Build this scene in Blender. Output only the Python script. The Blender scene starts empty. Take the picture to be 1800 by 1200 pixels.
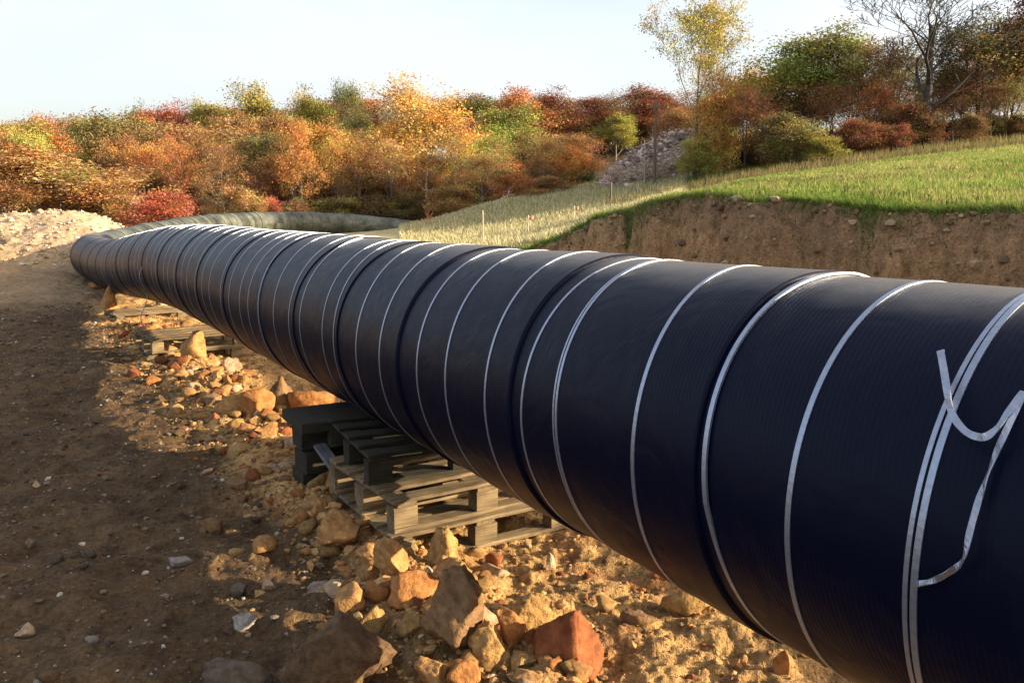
import bpy, math, random
import numpy as np
from mathutils import Vector, Matrix, Euler

SC = bpy.context.scene
COL = SC.collection
# ---------------------------------------------------------------- camera
CAMZ, FPX, PITCH = 1.98, 1500.0, 0.155
cam_d = bpy.data.cameras.new('camera')
cam_d.sensor_width = 36.0
cam_d.lens = 36.0 * FPX / 1800.0
cam_d.clip_start, cam_d.clip_end = 0.05, 6000
cam = bpy.data.objects.new('camera', cam_d)
COL.objects.link(cam)
cam.location = (0, 0, CAMZ)
cam.rotation_euler = (math.pi / 2 - PITCH, 0, 0)
SC.camera = cam
# ---------------------------------------------------------------- sky, sun, exposure
SUN_EL = math.radians(15.5)
SUN_AZ = math.radians(98)          # clockwise from +Y (straight ahead)
w = bpy.data.worlds.new('World'); SC.world = w; w.use_nodes = True
nt = w.node_tree; nt.nodes.clear()
sky = nt.nodes.new('ShaderNodeTexSky'); sky.sky_type = 'NISHITA'; sky.sun_disc = False
sky.sun_elevation = SUN_EL; sky.sun_rotation = SUN_AZ
sky.air_density = 1.0; sky.dust_density = 5.0; sky.ozone_density = 1.0
bg = nt.nodes.new('ShaderNodeBackground'); bg.inputs[1].default_value = 0.15
wo = nt.nodes.new('ShaderNodeOutputWorld')
tc = nt.nodes.new('ShaderNodeTexCoord'); mp = nt.nodes.new('ShaderNodeMapping'); mp.inputs['Scale'].default_value = (1, 1, 3.5)
cn = nt.nodes.new('ShaderNodeTexNoise'); cn.inputs['Scale'].default_value = 1.6; cn.inputs['Detail'].default_value = 4; cn.inputs['Roughness'].default_value = .5
mr = nt.nodes.new('ShaderNodeMapRange'); mr.inputs[1].default_value = .3; mr.inputs[2].default_value = .7; mr.inputs[3].default_value = .20; mr.inputs[4].default_value = .55
vm = nt.nodes.new('ShaderNodeMix'); vm.data_type = 'RGBA'; vm.inputs[7].default_value = (3.15, 3.15, 3.25, 1)   # thin high cloud
nt.links.new(tc.outputs['Generated'], mp.inputs[0]); nt.links.new(mp.outputs[0], cn.inputs['Vector']); nt.links.new(cn.outputs['Fac'], mr.inputs[0])
nt.links.new(mr.outputs[0], vm.inputs[0]); nt.links.new(sky.outputs[0], vm.inputs[6]); nt.links.new(vm.outputs[2], bg.inputs[0]); nt.links.new(bg.outputs[0], wo.inputs[0])
sd = bpy.data.lights.new('sun', 'SUN'); sd.energy = 5.0; sd.angle = math.radians(0.5); sd.color = (1.0, 0.83, 0.58)
so = bpy.data.objects.new('sun', sd); COL.objects.link(so)
sdir = Vector((math.sin(SUN_AZ) * math.cos(SUN_EL), math.cos(SUN_AZ) * math.cos(SUN_EL), math.sin(SUN_EL)))
so.rotation_euler = sdir.to_track_quat('Z', 'Y').to_euler(); so.location = sdir * 60
SC.view_settings.view_transform = 'Standard'; SC.view_settings.look = 'None'
SC.view_settings.exposure = 1.42; SC.view_settings.gamma = 1.0
SC.view_settings.use_curve_mapping = False
SC.cycles.max_bounces = 6; SC.cycles.diffuse_bounces = 3; SC.cycles.glossy_bounces = 2
SC.cycles.transmission_bounces = 3; SC.cycles.transparent_max_bounces = 4
SC.cycles.use_denoising = True

R = np.random.default_rng(7)
random.seed(7)

# ---------------------------------------------------------------- helpers
def smooth(a, b, x):
    t = np.clip((x - a) / (b - a), 0, 1); return t * t * (3 - 2 * t)

def _hash(ix, iy, seed):
    n = (ix.astype(np.int64) * 374761393 + iy.astype(np.int64) * 668265263 + seed * 1274126177) & 0xffffffff
    n = ((n ^ (n >> 13)) * 1274126177) & 0xffffffff
    n = (n ^ (n >> 16)) & 0xffffffff
    return n / 4294967295.0

def vnoise(x, y, seed=0):
    ix = np.floor(x); iy = np.floor(y); fx = x - ix; fy = y - iy
    fx = fx * fx * fx * (fx * (fx * 6 - 15) + 10); fy = fy * fy * fy * (fy * (fy * 6 - 15) + 10)
    a = _hash(ix, iy, seed); b = _hash(ix + 1, iy, seed); c = _hash(ix, iy + 1, seed); d = _hash(ix + 1, iy + 1, seed)
    return (a + (b - a) * fx) * (1 - fy) + (c + (d - c) * fx) * fy - 0.5

def fbm(x, y, octs=4, seed=0, gain=0.5):
    s = 0; a = 1.0; x = np.asarray(x, float); y = np.asarray(y, float)
    for o in range(octs):
        s = s + a * vnoise(x, y, seed + o * 17)
        x, y = x * 1.62 + y * 1.18 + 3.1, y * 1.62 - x * 1.18 + 7.7
        a *= gain
    return s

def cells(x, y, seed=0):
    """rounded lumps: 1 at a random centre, 0 at the cell borders; with a random height per lump"""
    ix = np.floor(x); iy = np.floor(y); best = np.full(np.shape(x), 9.0); hid = np.zeros(np.shape(x))
    for dx in (-1, 0, 1):
        for dy in (-1, 0, 1):
            cx = ix + dx; cy = iy + dy
            px = cx + _hash(cx, cy, seed); py = cy + _hash(cx, cy, seed + 5)
            q = (px - x) ** 2 + (py - y) ** 2
            m = q < best
            best = np.where(m, q, best); hid = np.where(m, _hash(cx, cy, seed + 9), hid)
    return np.clip(1 - best * 1.7, 0, 1), hid

CN, SN = 0.859, 0.512                    # pipe runs along (-SN, CN); "n" is measured across it to the right
def ns(x, y): return x * CN + y * SN, -x * SN + y * CN
def xy(n, s): return n * CN - s * SN, n * SN + s * CN

# ---- natural surface as a thin plate spline through surveyed points
CP = [(*xy(8, -6), 1.75), (*xy(8, -2), 1.8), (*xy(8, 1), 1.82), (*xy(8, 4.4), 1.86), (*xy(8, 8.9), 2.04), (*xy(8, 10.8), 1.72), (*xy(8, 12.6), 1.2),
      (*xy(8.2, 16), .85), (*xy(9.5, -2), 1.86), (*xy(9.5, 4.4), 1.97), (*xy(9.5, 8.9), 2.16), (*xy(9.6, 12.6), 1.42), (*xy(12.5, 5), 2.22), (*xy(20, -6), 2.5), (18.7, 40, 4.5), (24, 40, 5.0), (9.4, 45, 3.55), (10, 25, 3.0), (9.6, 18, 2.65),
      (6, 25, 2.55), (3, 45, 2.3), (-1.7, 50, 2.0), (-2.7, 40, .8), (.8, 25, .92), (-5.5, 52, .68), (-9, 45, .6), (-17, 50, .55), (3.0, 20, 1.7),
      (-26, 60, .9), (-20, 30, .15), (-12, 24, 0), (-10, 10, 0), (0, 0, 0), (-30, 10, 0), (-60, 60, 1), (0, 100, 6.5), (11, 110, 9.6),
      (-30, 100, 3), (-80, 100, 3), (60, 60, 8.5), (60, 100, 12), (0, 160, 11), (80, 140, 15), (-120, 120, 4), (30, 0, 3), (40, -30, 3.3),
      (0, -30, 0), (-40, -40, 0), (-5, 5, 0), (-2, 10, 0), (-12, 33, .25), (-7, 20, .05), (-4, 30, .25), (-100, 0, 0), (0, -120, 0), (120, 0, 7)]
CPa = np.array(CP); CPa[:, 2] += .06 * (CPa[:, 2] > .5)
def _tps(r2): return np.where(r2 > 1e-9, 0.5 * r2 * np.log(np.maximum(r2, 1e-9)), 0)
_n = len(CP)
_K = np.zeros((_n + 3, _n + 3))
_d2 = ((CPa[:, None, :2] - CPa[None, :, :2]) ** 2).sum(-1)
_K[:_n, :_n] = _tps(_d2) + np.eye(_n) * 0.02
_K[:_n, _n] = 1; _K[:_n, _n + 1:] = CPa[:, :2]; _K[_n, :_n] = 1; _K[_n + 1:, :_n] = CPa[:, :2].T
_W = np.linalg.solve(_K, np.r_[CPa[:, 2], 0, 0, 0])
def natural(x, y):
    r = np.hypot(x, y) + 1e-9; k = np.minimum(1, 150 / r); x = x * k; y = y * k
    out = _W[_n] + _W[_n + 1] * x + _W[_n + 2] * y
    for i in range(_n):
        out = out + _W[i] * _tps((x - CPa[i, 0]) ** 2 + (y - CPa[i, 1]) ** 2)
    return out

def bank_line(s):
    s = np.asarray(s, float)
    return 8 + 0.35 * vnoise(s * 0.55, s * 0 + 3.3, 4) + 0.22 * vnoise(s * 1.9, s * 0 + 1.3, 5)

def coarse(x, y):
    x = np.asarray(x, float); y = np.asarray(y, float)
    n, s = ns(x, y)
    nat = natural(x, y)
    e = bank_line(s) + 0.20 * fbm(x * 2.2, y * 2.2, 4, 40) + .05 * fbm(x * 9, y * 9, 2, 44)
    up = smooth(-.42, .0, n - e)
    up2 = 0.10 * smooth(-1.1, -.2, n - e) * (1 - up)          # crumbled foot of the bank
    inside = 1 - smooth(13.5, 20, s + 0.25 * np.abs(n - 4) + fbm(x * .4, y * .4, 2, 41) * 1.5)
    flo = 0.0 + 0.02 * s * 0
    cut = flo * (1 - up) + nat * up + up2
    z = cut * inside + nat * (1 - inside)
    flat = 1 - smooth(3.5, 6, n) * 0                            # keep the floor flat by the pipe
    near0 = (1 - smooth(12, 20, s)) * (1 - smooth(7, 7.6, n))
    z = np.where((n < 7.0), z * (1 - near0), z)
    # ridge of rubble between the track and the pipe
    c = 1.62 + 0.30 * smooth(3, 9, s) + 0.2 * vnoise(s * .8, s * 0 + .5, 8)
    rd = np.exp(-((n - c) / 0.26) ** 2) * smooth(0.5, 2.0, s) * (1 - smooth(14, 19, s))
    z = z + rd * (0.055 + 0.07 * vnoise(s * 1.3, s * 0 + 8.5, 12))
    z = z - 0.05 * smooth(2.2, 1.2, n) * 0
    # spoil beside the far bend
    z = z + 0.42 * np.exp(-(((x + 15.2) / 1.6) ** 2 + ((y - 24.2) / 1.5) ** 2))
    return z

def dirt_amount(x, y):
    """1 on bare soil, 0 on grass"""
    n, s = ns(x, y)
    e = bank_line(s)
    g1 = smooth(-.04, .06, n - e) * (1 - smooth(15, 17, s))
    g2 = smooth(-.135, -.09, x / np.maximum(y, 1) + 0.05 * fbm(x * .3, y * .3, 3, 50)) * smooth(14, 19, s)
    g3 = smooth(60, 70, np.hypot(x, y)) * 0.3
    g4 = smooth(0, 2, n - e)
    return 1 - np.clip(np.maximum.reduce([g1, g2, g3, g4]), 0, 1)

def height(x, y):
    x = np.asarray(x, float); y = np.asarray(y, float)
    n, s = ns(x, y)
    z = coarse(x, y)
    r = np.hypot(x, y)
    fade = 1 - smooth(25, 60, r)
    dirt = dirt_amount(x, y)
    strip = smooth(1.2, 1.7, n + .25 * fbm(x * 1.4, y * 1.4, 2, 61)) * dirt
    z = z + (0.06 * fbm(x * .9, y * .9, 3, 20) + 0.065 * fbm(x * 2.6, y * 3.4, 4, 22) + 0.036 * fbm(x * 7, y * 7, 4, 21)) * fade * (0.5 + .5 * dirt)
    l1, h1 = cells(x * 3.1, y * 3.1, 30)
    l2, h2 = cells(x * 8.5, y * 8.5, 31)
    l3, h3 = cells(x * 19, y * 19, 32)
    ridge = np.exp(-((n - 1.75) / 0.45) ** 2)
    z = z + dirt * fade * ((0.012 + .03 * ridge) * (l1 ** .7) * (h1 > .45) * h1 + (0.006 + 0.013 * strip + .02 * ridge) * (l2 ** .6) * (h2 > .4) * h2
                           + (0.004 + 0.008 * strip) * (l3 ** .6) * (h3 > .35) * h3)
    # faint tracked ruts on the left
    z = z + dirt * fade * (1 - strip) * 0.022 * np.sin(n * 8 + 2.2 * fbm(s * .5, n * .5, 3, 33)) * (.6 + vnoise(s * .8, n * 2, 35))
    z = z + (1 - dirt) * fade * 0.06 * fbm(x * 1.7, y * 1.7, 3, 34)
    return z

def hz(x, y): return float(height(np.array([x]), np.array([y]))[0])

def ray(px, py):
    """direction from the camera for a place in the photograph"""
    a = (px - 900) / FPX; b = -(py - 600) / FPX
    c, s_ = math.cos(PITCH), math.sin(PITCH)
    return np.array([a, c + b * s_, b * c - s_])
def on_ground(px, py):
    v = ray(px, py); v = v / v[1]
    ts = np.exp(np.linspace(math.log(1.5), math.log(140), 1500))
    zz = CAMZ + v[2] * ts - coarse(v[0] * ts, ts)
    i = np.argmax(zz < 0) if (zz < 0).any() else len(ts) - 1
    return v[0] * ts[i], ts[i]

def mesh_from(name, verts, faces=None, loops=None, sizes=None, smooth_shade=True):
    me = bpy.data.meshes.new(name)
    verts = np.asarray(verts, np.float32)
    if faces is not None:
        faces = np.asarray(faces, np.int32); k = faces.shape[1]
        loops = faces.ravel(); sizes = np.full(len(faces), k, np.int32)
    starts = np.r_[0, np.cumsum(sizes)[:-1]].astype(np.int32)
    me.vertices.add(len(verts)); me.vertices.foreach_set('co', verts.ravel())
    me.loops.add(len(loops)); me.loops.foreach_set('vertex_index', np.asarray(loops, np.int32))
    me.polygons.add(len(sizes)); me.polygons.foreach_set('loop_start', starts)
    me.polygons.foreach_set('loop_total', np.asarray(sizes, np.int32))
    me.polygons.foreach_set('use_smooth', np.full(len(sizes), smooth_shade))
    me.update(calc_edges=True)
    return me

def vcol(me, cols, name='tint'):
    a = me.color_attributes.new(name, 'FLOAT_COLOR', 'POINT')
    c = np.ones((len(cols), 4), np.float32); c[:, :cols.shape[1]] = cols
    a.data.foreach_set('color', c.ravel())

def link(name, me, mat=None, parent=None):
    o = bpy.data.objects.new(name, me); COL.objects.link(o)
    if mat is not None and me is not None and not me.materials: me.materials.append(mat)
    if parent is not None: o.parent = parent
    return o
def tag(o, label=None, cat=None, group=None, kind=None):
    if label: o['label'] = label
    if cat: o['category'] = cat
    if group: o['group'] = group
    if kind: o['kind'] = kind
    return o
def empty(name, loc, rz=0): 
    o = bpy.data.objects.new(name, None); COL.objects.link(o); o.location = loc; o.rotation_euler = (0, 0, rz)
    o.empty_display_size = .2; return o
def copy_tree(o):
    c = o.copy(); COL.objects.link(c)
    for ch in o.children:
        k = ch.copy(); COL.objects.link(k); k.parent = c
    return c

# ---------------------------------------------------------------- materials
class N:
    def __init__(s, name):
        s.m = bpy.data.materials.new(name); s.m.use_nodes = True; s.t = s.m.node_tree; s.t.nodes.clear()
        s.out = s.n('ShaderNodeOutputMaterial')
    def n(s, typ, **kw):
        k = s.t.nodes.new(typ)
        for a, b in kw.items(): setattr(k, a, b)
        return k
    def l(s, a, b): s.t.links.new(a, b)
    def coord(s, kind='Object'): return s.n('ShaderNodeTexCoord').outputs[kind]
    def noise(s, vec, scale, detail=4, rough=.55, dist=0):
        k = s.n('ShaderNodeTexNoise'); k.inputs['Scale'].default_value = scale; k.inputs['Detail'].default_value = detail
        k.inputs['Roughness'].default_value = rough; k.inputs['Distortion'].default_value = dist
        if vec is not None: s.l(vec, k.inputs['Vector'])
        return k.outputs['Fac']
    def ramp(s, fac, stops):
        k = s.n('ShaderNodeValToRGB'); e = k.color_ramp.elements
        while len(e) < len(stops): e.new(.5)
        for i, (p, c) in enumerate(stops):
            e[i].position = p; e[i].color = (*c, 1) if len(c) == 3 else c
        s.l(fac, k.inputs[0]); return k.outputs[0]
    def mix(s, fac, a, b, mode='MIX'):
        k = s.n('ShaderNodeMix', data_type='RGBA', blend_type=mode)
        for i, v in ((0, fac), (6, a), (7, b)):
            if isinstance(v, (int, float)): k.inputs[i].default_value = v
            elif isinstance(v, tuple): k.inputs[i].default_value = (*v, 1)
            else: s.l(v, k.inputs[i])
        return k.outputs[2]
    def bump(s, h, strength=.5, dist=.01, normal=None):
        k = s.n('ShaderNodeBump'); k.inputs['Strength'].default_value = strength; k.inputs['Distance'].default_value = dist
        s.l(h, k.inputs['Height'])
        if normal is not None: s.l(normal, k.inputs['Normal'])
        return k.outputs[0]
    def math(s, op, a, b=0.0):
        k = s.n('ShaderNodeMath', operation=op)
        for i, v in ((0, a), (1, b)):
            if isinstance(v, (int, float)): k.inputs[i].default_value = v
            else: s.l(v, k.inputs[i])
        return k.outputs[0]
    def bsdf(s, color=None, rough=.8, metal=0, normal=None, spec=.5):
        p = s.n('ShaderNodeBsdfPrincipled')
        if isinstance(color, tuple): p.inputs['Base Color'].default_value = (*color, 1)
        elif color is not None: s.l(color, p.inputs['Base Color'])
        if isinstance(rough, (int, float)): p.inputs['Roughness'].default_value = rough
        else: s.l(rough, p.inputs['Roughness'])
        p.inputs['Metallic'].default_value = metal; p.inputs['Specular IOR Level'].default_value = spec
        if normal is not None: s.l(normal, p.inputs['Normal'])
        s.l(p.outputs[0], s.out.inputs[0]); return p

def mat_ground():
    s = N('soil'); c = s.coord()
    a = s.n('ShaderNodeAttribute', attribute_name='tint').outputs['Color']
    n1 = s.noise(c, 7, 6, .65); n2 = s.noise(c, 38, 4, .6); n3 = s.noise(c, 150, 2, .6)
    v = s.ramp(n1, [(.3, (.55, .52, .5)), (.52, (1, 1, 1)), (.72, (1.35, 1.3, 1.22))])
    col = s.mix(1.0, a, v, 'MULTIPLY')
    v2 = s.ramp(n2, [(.34, (.6, .56, .52)), (.55, (1, 1, 1)), (.68, (1.3, 1.3, 1.3))])
    col = s.mix(.85, col, v2, 'MULTIPLY')
    h = s.math('ADD', s.math('MULTIPLY', n2, 1.0), s.math('MULTIPLY', n3, .35))
    b0 = s.bump(n1, .55, .10)
    b = s.bump(h, .9, .022, b0)
    s.bsdf(col, .95, 0, b, .2); return s.m

def mat_stone():
    s = N('stone'); c = s.coord()
    oi = s.n('ShaderNodeObjectInfo')
    n1 = s.noise(c, 5, 6, .6, .4); n2 = s.noise(c, 26, 5, .65); n3 = s.noise(c, 90, 3, .6)
    v = s.ramp(n1, [(.30, (.48, .36, .28)), (.46, (.9, .85, .8)), (.62, (1.1, 1.08, 1.0)), (.75, (1.5, 1.45, 1.35))])
    col = s.mix(1.0, oi.outputs['Color'], v, 'MULTIPLY')
    v2 = s.ramp(n2, [(.35, (.6, .55, .5)), (.6, (1.12, 1.12, 1.12))])
    col = s.mix(.8, col, v2, 'MULTIPLY')
    h = s.math('ADD', n2, s.math('MULTIPLY', n3, .3))
    s.bsdf(col, .92, 0, s.bump(h, .8, .018), .25); return s.m

def mat_pebble():
    s = N('pebbles')
    a = s.n('ShaderNodeAttribute', attribute_name='tint').outputs['Color']
    n2 = s.noise(s.coord(), 60, 3, .6)
    col = s.mix(.8, a, s.ramp(n2, [(.35, (.6, .58, .55)), (.6, (1.15, 1.15, 1.15))]), 'MULTIPLY')
    s.bsdf(col, .9, 0, s.bump(n2, .5, .01), .25); return s.m

def mat_pipe(tone=(.0016, .0034, .015), wear=.05):
    s = N('black_wrap'); uv = s.coord('UV')
    sep = s.n('ShaderNodeSeparateXYZ'); s.l(uv, sep.inputs[0])
    # fine helical ribs of the wrap: u = metres along, v = metres around
    ph = s.math('ADD', s.math('MULTIPLY', sep.outputs[0], 2 * math.pi / 0.016), s.math('MULTIPLY', sep.outputs[1], 30.0))
    rib = s.math('SINE', ph)
    n1 = s.noise(uv, 2.2, 4, .6); n2 = s.noise(uv, 14, 4, .65); n3 = s.noise(uv, 3.5, 2, .5, 1.5)
    dust = s.mix(1, s.ramp(n1, [(.42, (0, 0, 0)), (.75, (1, 1, 1))]), s.ramp(n2, [(.5, (.15, .15, .15)), (.7, (1, 1, 1))]), 'MULTIPLY')
    col = s.mix(s.math('MULTIPLY', dust, wear), tone, (.085, .07, .055))
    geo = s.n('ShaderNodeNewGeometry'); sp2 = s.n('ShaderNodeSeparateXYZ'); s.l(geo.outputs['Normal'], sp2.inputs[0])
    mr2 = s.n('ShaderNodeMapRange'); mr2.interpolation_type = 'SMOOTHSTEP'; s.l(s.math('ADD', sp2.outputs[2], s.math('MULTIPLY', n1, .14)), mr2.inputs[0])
    mr2.inputs[1].default_value = .94; mr2.inputs[2].default_value = 1.06; mr2.inputs[4].default_value = .6      # sky and sun highlight along the top, painted into the colour
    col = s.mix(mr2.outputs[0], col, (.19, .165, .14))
    rough = s.math('ADD', .31, s.math('MULTIPLY', n2, .22))
    b1 = s.bump(rib, .14, .0012)
    b2 = s.bump(n3, .3, .02, b1)
    s.bsdf(col, rough, 0, b2, .09); return s.m

def mat_oldpipe():
    s = N('grey_green_wrap'); uv = s.coord('UV')
    n1 = s.noise(uv, 1.3, 5, .65); n2 = s.noise(uv, 9, 4, .6)
    col = s.ramp(n1, [(.36, (.025, .027, .02)), (.5, (.075, .08, .06)), (.66, (.15, .155, .12))])
    col = s.mix(.6, col, s.ramp(n2, [(.35, (.55, .55, .55)), (.6, (1.1, 1.1, 1.1))]), 'MULTIPLY')
    s.bsdf(col, .55, 0, s.bump(n2, .4, .02), .4); return s.m

def mat_plain(name, col, rough, noise_scale=20, amount=.5, metal=0, spec=.4, bump=.3):
    s = N(name); n2 = s.noise(s.coord(), noise_scale, 4, .6)
    c = s.mix(amount, col, s.ramp(n2, [(.3, (.5, .5, .5)), (.6, (1.15, 1.15, 1.15))]), 'MULTIPLY')
    s.bsdf(c, rough, metal, s.bump(n2, bump, .004), spec); return s.m

def mat_wood(name, c0, c1):
    s = N(name); c = s.coord()
    mp = s.n('ShaderNodeMapping'); mp.inputs['Scale'].default_value = (2, 28, 28); s.l(c, mp.inputs[0])
    oi = s.n('ShaderNodeObjectInfo')
    n1 = s.noise(mp.outputs[0], 2.2, 5, .6, .6); n2 = s.noise(c, 6, 3, .6)
    col = s.ramp(n1, [(.32, c0), (.66, c1)])
    col = s.mix(.7, col, s.ramp(n2, [(.35, (.55, .52, .5)), (.6, (1.1, 1.1, 1.1))]), 'MULTIPLY')
    rnd = s.ramp(oi.outputs['Random'], [(0, (.72, .7, .66)), (1, (1.2, 1.16, 1.1))])
    col = s.mix(1, col, rnd, 'MULTIPLY')
    s.bsdf(col, .85, 0, s.bump(n1, .6, .004), .25); return s.m

def mat_leaf():
    s = N('leaf')
    oi = s.n('ShaderNodeObjectInfo')
    a = s.n('ShaderNodeAttribute', attribute_name='tint').outputs['Color']
    col = s.mix(1, oi.outputs['Color'], a, 'MULTIPLY')
    d = s.n('ShaderNodeBsdfDiffuse'); t = s.n('ShaderNodeBsdfTranslucent'); mx = s.n('ShaderNodeMixShader')
    s.l(col, d.inputs[0]); s.l(col, t.inputs[0]); mx.inputs[0].default_value = .3
    s.l(d.outputs[0], mx.inputs[1]); s.l(t.outputs[0], mx.inputs[2]); s.l(mx.outputs[0], s.out.inputs[0]); return s.m

def mat_blade():
    s = N('grass_blade')
    a = s.n('ShaderNodeAttribute', attribute_name='tint').outputs['Color']
    d = s.n('ShaderNodeBsdfDiffuse'); t = s.n('ShaderNodeBsdfTranslucent'); mx = s.n('ShaderNodeMixShader')
    s.l(a, d.inputs[0]); s.l(a, t.inputs[0]); mx.inputs[0].default_value = .35
    s.l(d.outputs[0], mx.inputs[1]); s.l(t.outputs[0], mx.inputs[2]); s.l(mx.outputs[0], s.out.inputs[0]); return s.m

def mat_bark():
    s = N('bark'); c = s.coord(); oi = s.n('ShaderNodeObjectInfo')
    n = s.noise(c, 3, 5, .6)
    col = s.mix(1, oi.outputs['Color'], s.ramp(n, [(.3, (.6, .6, .6)), (.65, (1.25, 1.25, 1.25))]), 'MULTIPLY')
    s.bsdf(col, .9, 0, s.bump(n, .5, .03), .2); return s.m

M_GROUND, M_STONE, M_PEB = mat_ground(), mat_stone(), mat_pebble()
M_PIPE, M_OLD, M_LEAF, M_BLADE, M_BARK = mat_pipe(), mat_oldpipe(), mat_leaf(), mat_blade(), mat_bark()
M_STRAP = mat_plain('woven_strap', (.31, .34, .42), .38, 60, .3, .72, .8)
M_RING = mat_plain('dull_band', (.035, .037, .03), .6)
M_WOOD = mat_wood('weathered_wood', (.085, .06, .035), (.25, .185, .105))
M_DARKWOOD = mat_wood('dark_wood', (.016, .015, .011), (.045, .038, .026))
M_POST = mat_plain('post_wood', (.14, .11, .09), .9)
M_STAKE = mat_plain('pale_stake', (.55, .46, .33), .85)
M_FLAG = mat_plain('pink_tape', (.75, .22, .14), .6)

# ---------------------------------------------------------------- ground
def build_ground():
    rr = [0.0] + list(np.linspace(.5, 2.4, 8)) + list(np.exp(np.arange(math.log(2.5), math.log(50), .0052)))
    rr += list(np.exp(np.arange(math.log(52), math.log(3500), .06)))
    rr = np.array(rr)
    fine = np.radians(np.linspace(-40, 40, 640))
    rest = np.radians(np.linspace(40, 320, 58))[1:-1]
    th = np.r_[fine, rest]; nt_ = len(th); nr = len(rr) - 1
    RR, TH = np.meshgrid(rr[1:], th, indexing='ij')
    X = (RR * np.sin(TH)).ravel(); Y = (RR * np.cos(TH)).ravel()
    X = np.r_[0, X]; Y = np.r_[0, Y]
    Z = height(X, Y)
    n, s = ns(X, Y)
    dirt = dirt_amount(X, Y)
    shade_soil = np.array([.12, .071, .033]); clay = np.array([.46, .275, .108]); bank = np.array([.40, .225, .10])
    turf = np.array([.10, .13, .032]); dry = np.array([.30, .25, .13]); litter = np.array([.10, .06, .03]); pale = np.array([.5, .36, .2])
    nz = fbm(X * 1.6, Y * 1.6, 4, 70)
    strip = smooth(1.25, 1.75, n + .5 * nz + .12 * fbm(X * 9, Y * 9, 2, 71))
    col = shade_soil[None] * (1 + .5 * fbm(X * 2.5, Y * 2.5, 3, 72))[:, None] * (1 - strip[:, None]) + clay[None] * strip[:, None]  # brown soil left of the strip, darkened to carry part of the pipe's shade
    red = smooth(.1, .45, fbm(X * 2.2, Y * 2.2, 3, 73))[:, None] * strip[:, None]
    col = col * (1 - .5 * red) + np.array([.32, .13, .05])[None] * .5 * red
    far = smooth(17, 24, s + 0.4 * np.minimum(n, 0))[:, None] * (n < 6)[:, None]
    col = col * (1 - far) + np.array([.34, .225, .12])[None] * far
    bk = (smooth(-.9, -.3, n - bank_line(s)) * (1 - smooth(15, 20, s)))[:, None]
    strata = (1 + .9 * fbm(Z * 3.2 + .3 * nz, Z * 0 + .7 + s * .15, 3, 74))[:, None]
    rootl = smooth(1.0, 1.75, Z)[:, None]
    bcol = bank[None] * strata * (1 - .35 * rootl) + np.array([.14, .12, .10])[None] * .35 * rootl
    col = col * (1 - bk) + bcol * bk
    g = (1 - dirt)[:, None]
    dr = np.clip(smooth(-.2, .35, fbm(X * .35, Y * .35, 4, 75)) * .6 + smooth(17, 30, Y) * (1 - smooth(0, 6, X)) * .7 + .15, 0, 1)[:, None]
    dry = dry[None] * (1 + .55 * smooth(15, 25, Y) * (1 - smooth(0, 8, X)))[:, None]
    dr = np.maximum(dr, smooth(92, 98, np.hypot(X, Y))[:, None])
    gcol = turf[None] * (1 - dr) + dry * dr
    wood = smooth(52, 60, np.hypot(X, Y) + 4 * nz)[:, None] * (1 - smooth(95, 100, np.hypot(X, Y)))[:, None]
    gcol = gcol * (1 - wood) + litter[None] * wood
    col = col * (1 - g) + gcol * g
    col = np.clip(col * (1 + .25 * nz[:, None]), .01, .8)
    # faces
    base = 1 + np.arange(nr * nt_).reshape(nr, nt_)
    a = base[:-1]; b = base[1:]
    q = np.stack([a, np.roll(a, -1, 1), np.roll(b, -1, 1), b], -1).reshape(-1, 4)
    q = q[:, ::-1]
    tri = np.stack([np.zeros(nt_, int), np.roll(base[0], -1), base[0]], -1)
    tri = tri[:, ::-1][:, ::-1]
    loops = np.r_[q.ravel(), tri.ravel()]; sizes = np.r_[np.full(len(q), 4), np.full(len(tri), 3)]
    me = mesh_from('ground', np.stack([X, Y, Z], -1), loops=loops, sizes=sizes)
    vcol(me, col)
    o = link('ground', me, M_GROUND); tag(o, kind='structure')
    return o
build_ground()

# ---------------------------------------------------------------- pipe
AX_N, R0 = 2.283, 0.6
def path_points():
    pts = []
    for s in np.arange(-6, 23.01, .5):
        x, y = xy(AX_N, s)
        z = 1.17 - .55 * float(smooth(11, 24, s))
        pts.append((x, y, z))
    pts += [(-12.3, 25.2, .58), (-13.25, 29.3, .66), (-13.75, 33.5, .82), (-13.9, 38, 1.0), (-13.2, 43, 1.12), (-11.4, 47.2, 1.12), (-8.6, 50.3, .92),
            (-5.2, 52.3, .45), (-2, 53.5, -.2)]
    return np.array(pts)
PP = path_points(); PP[-9:, 2] += .05
def spline(P, per=8):
    out = []
    for i in range(1, len(P) - 2):
        p0, p1, p2, p3 = P[i - 1], P[i], P[i + 1], P[i + 2]
        for t in np.arange(per) / per:
            out.append(.5 * ((2 * p1) + (-p0 + p2) * t + (2 * p0 - 5 * p1 + 4 * p2 - p3) * t * t + (-p0 + 3 * p1 - 3 * p2 + p3) * t ** 3))
    out.append(P[-2]); return np.array(out)
CL = spline(PP)
_seg = np.r_[0, np.cumsum(np.linalg.norm(np.diff(CL, axis=0), axis=1))]
S_START = -5.5
def at(s):
    """centre, across (right), up, along at pipe station s (metres)"""
    d = np.clip(s - S_START, 0, _seg[-1])
    def P(q): return np.array([np.interp(q, _seg, CL[:, k]) for k in range(3)])
    c = P(d); t = P(min(d + .15, _seg[-1])) - P(max(d - .15, 0)); t /= np.linalg.norm(t)
    r = np.array([t[1], -t[0], 0]); r /= np.linalg.norm(r); u = np.cross(r, t)
    return c, r, u, t
S_END = S_START + _seg[-1]

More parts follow.
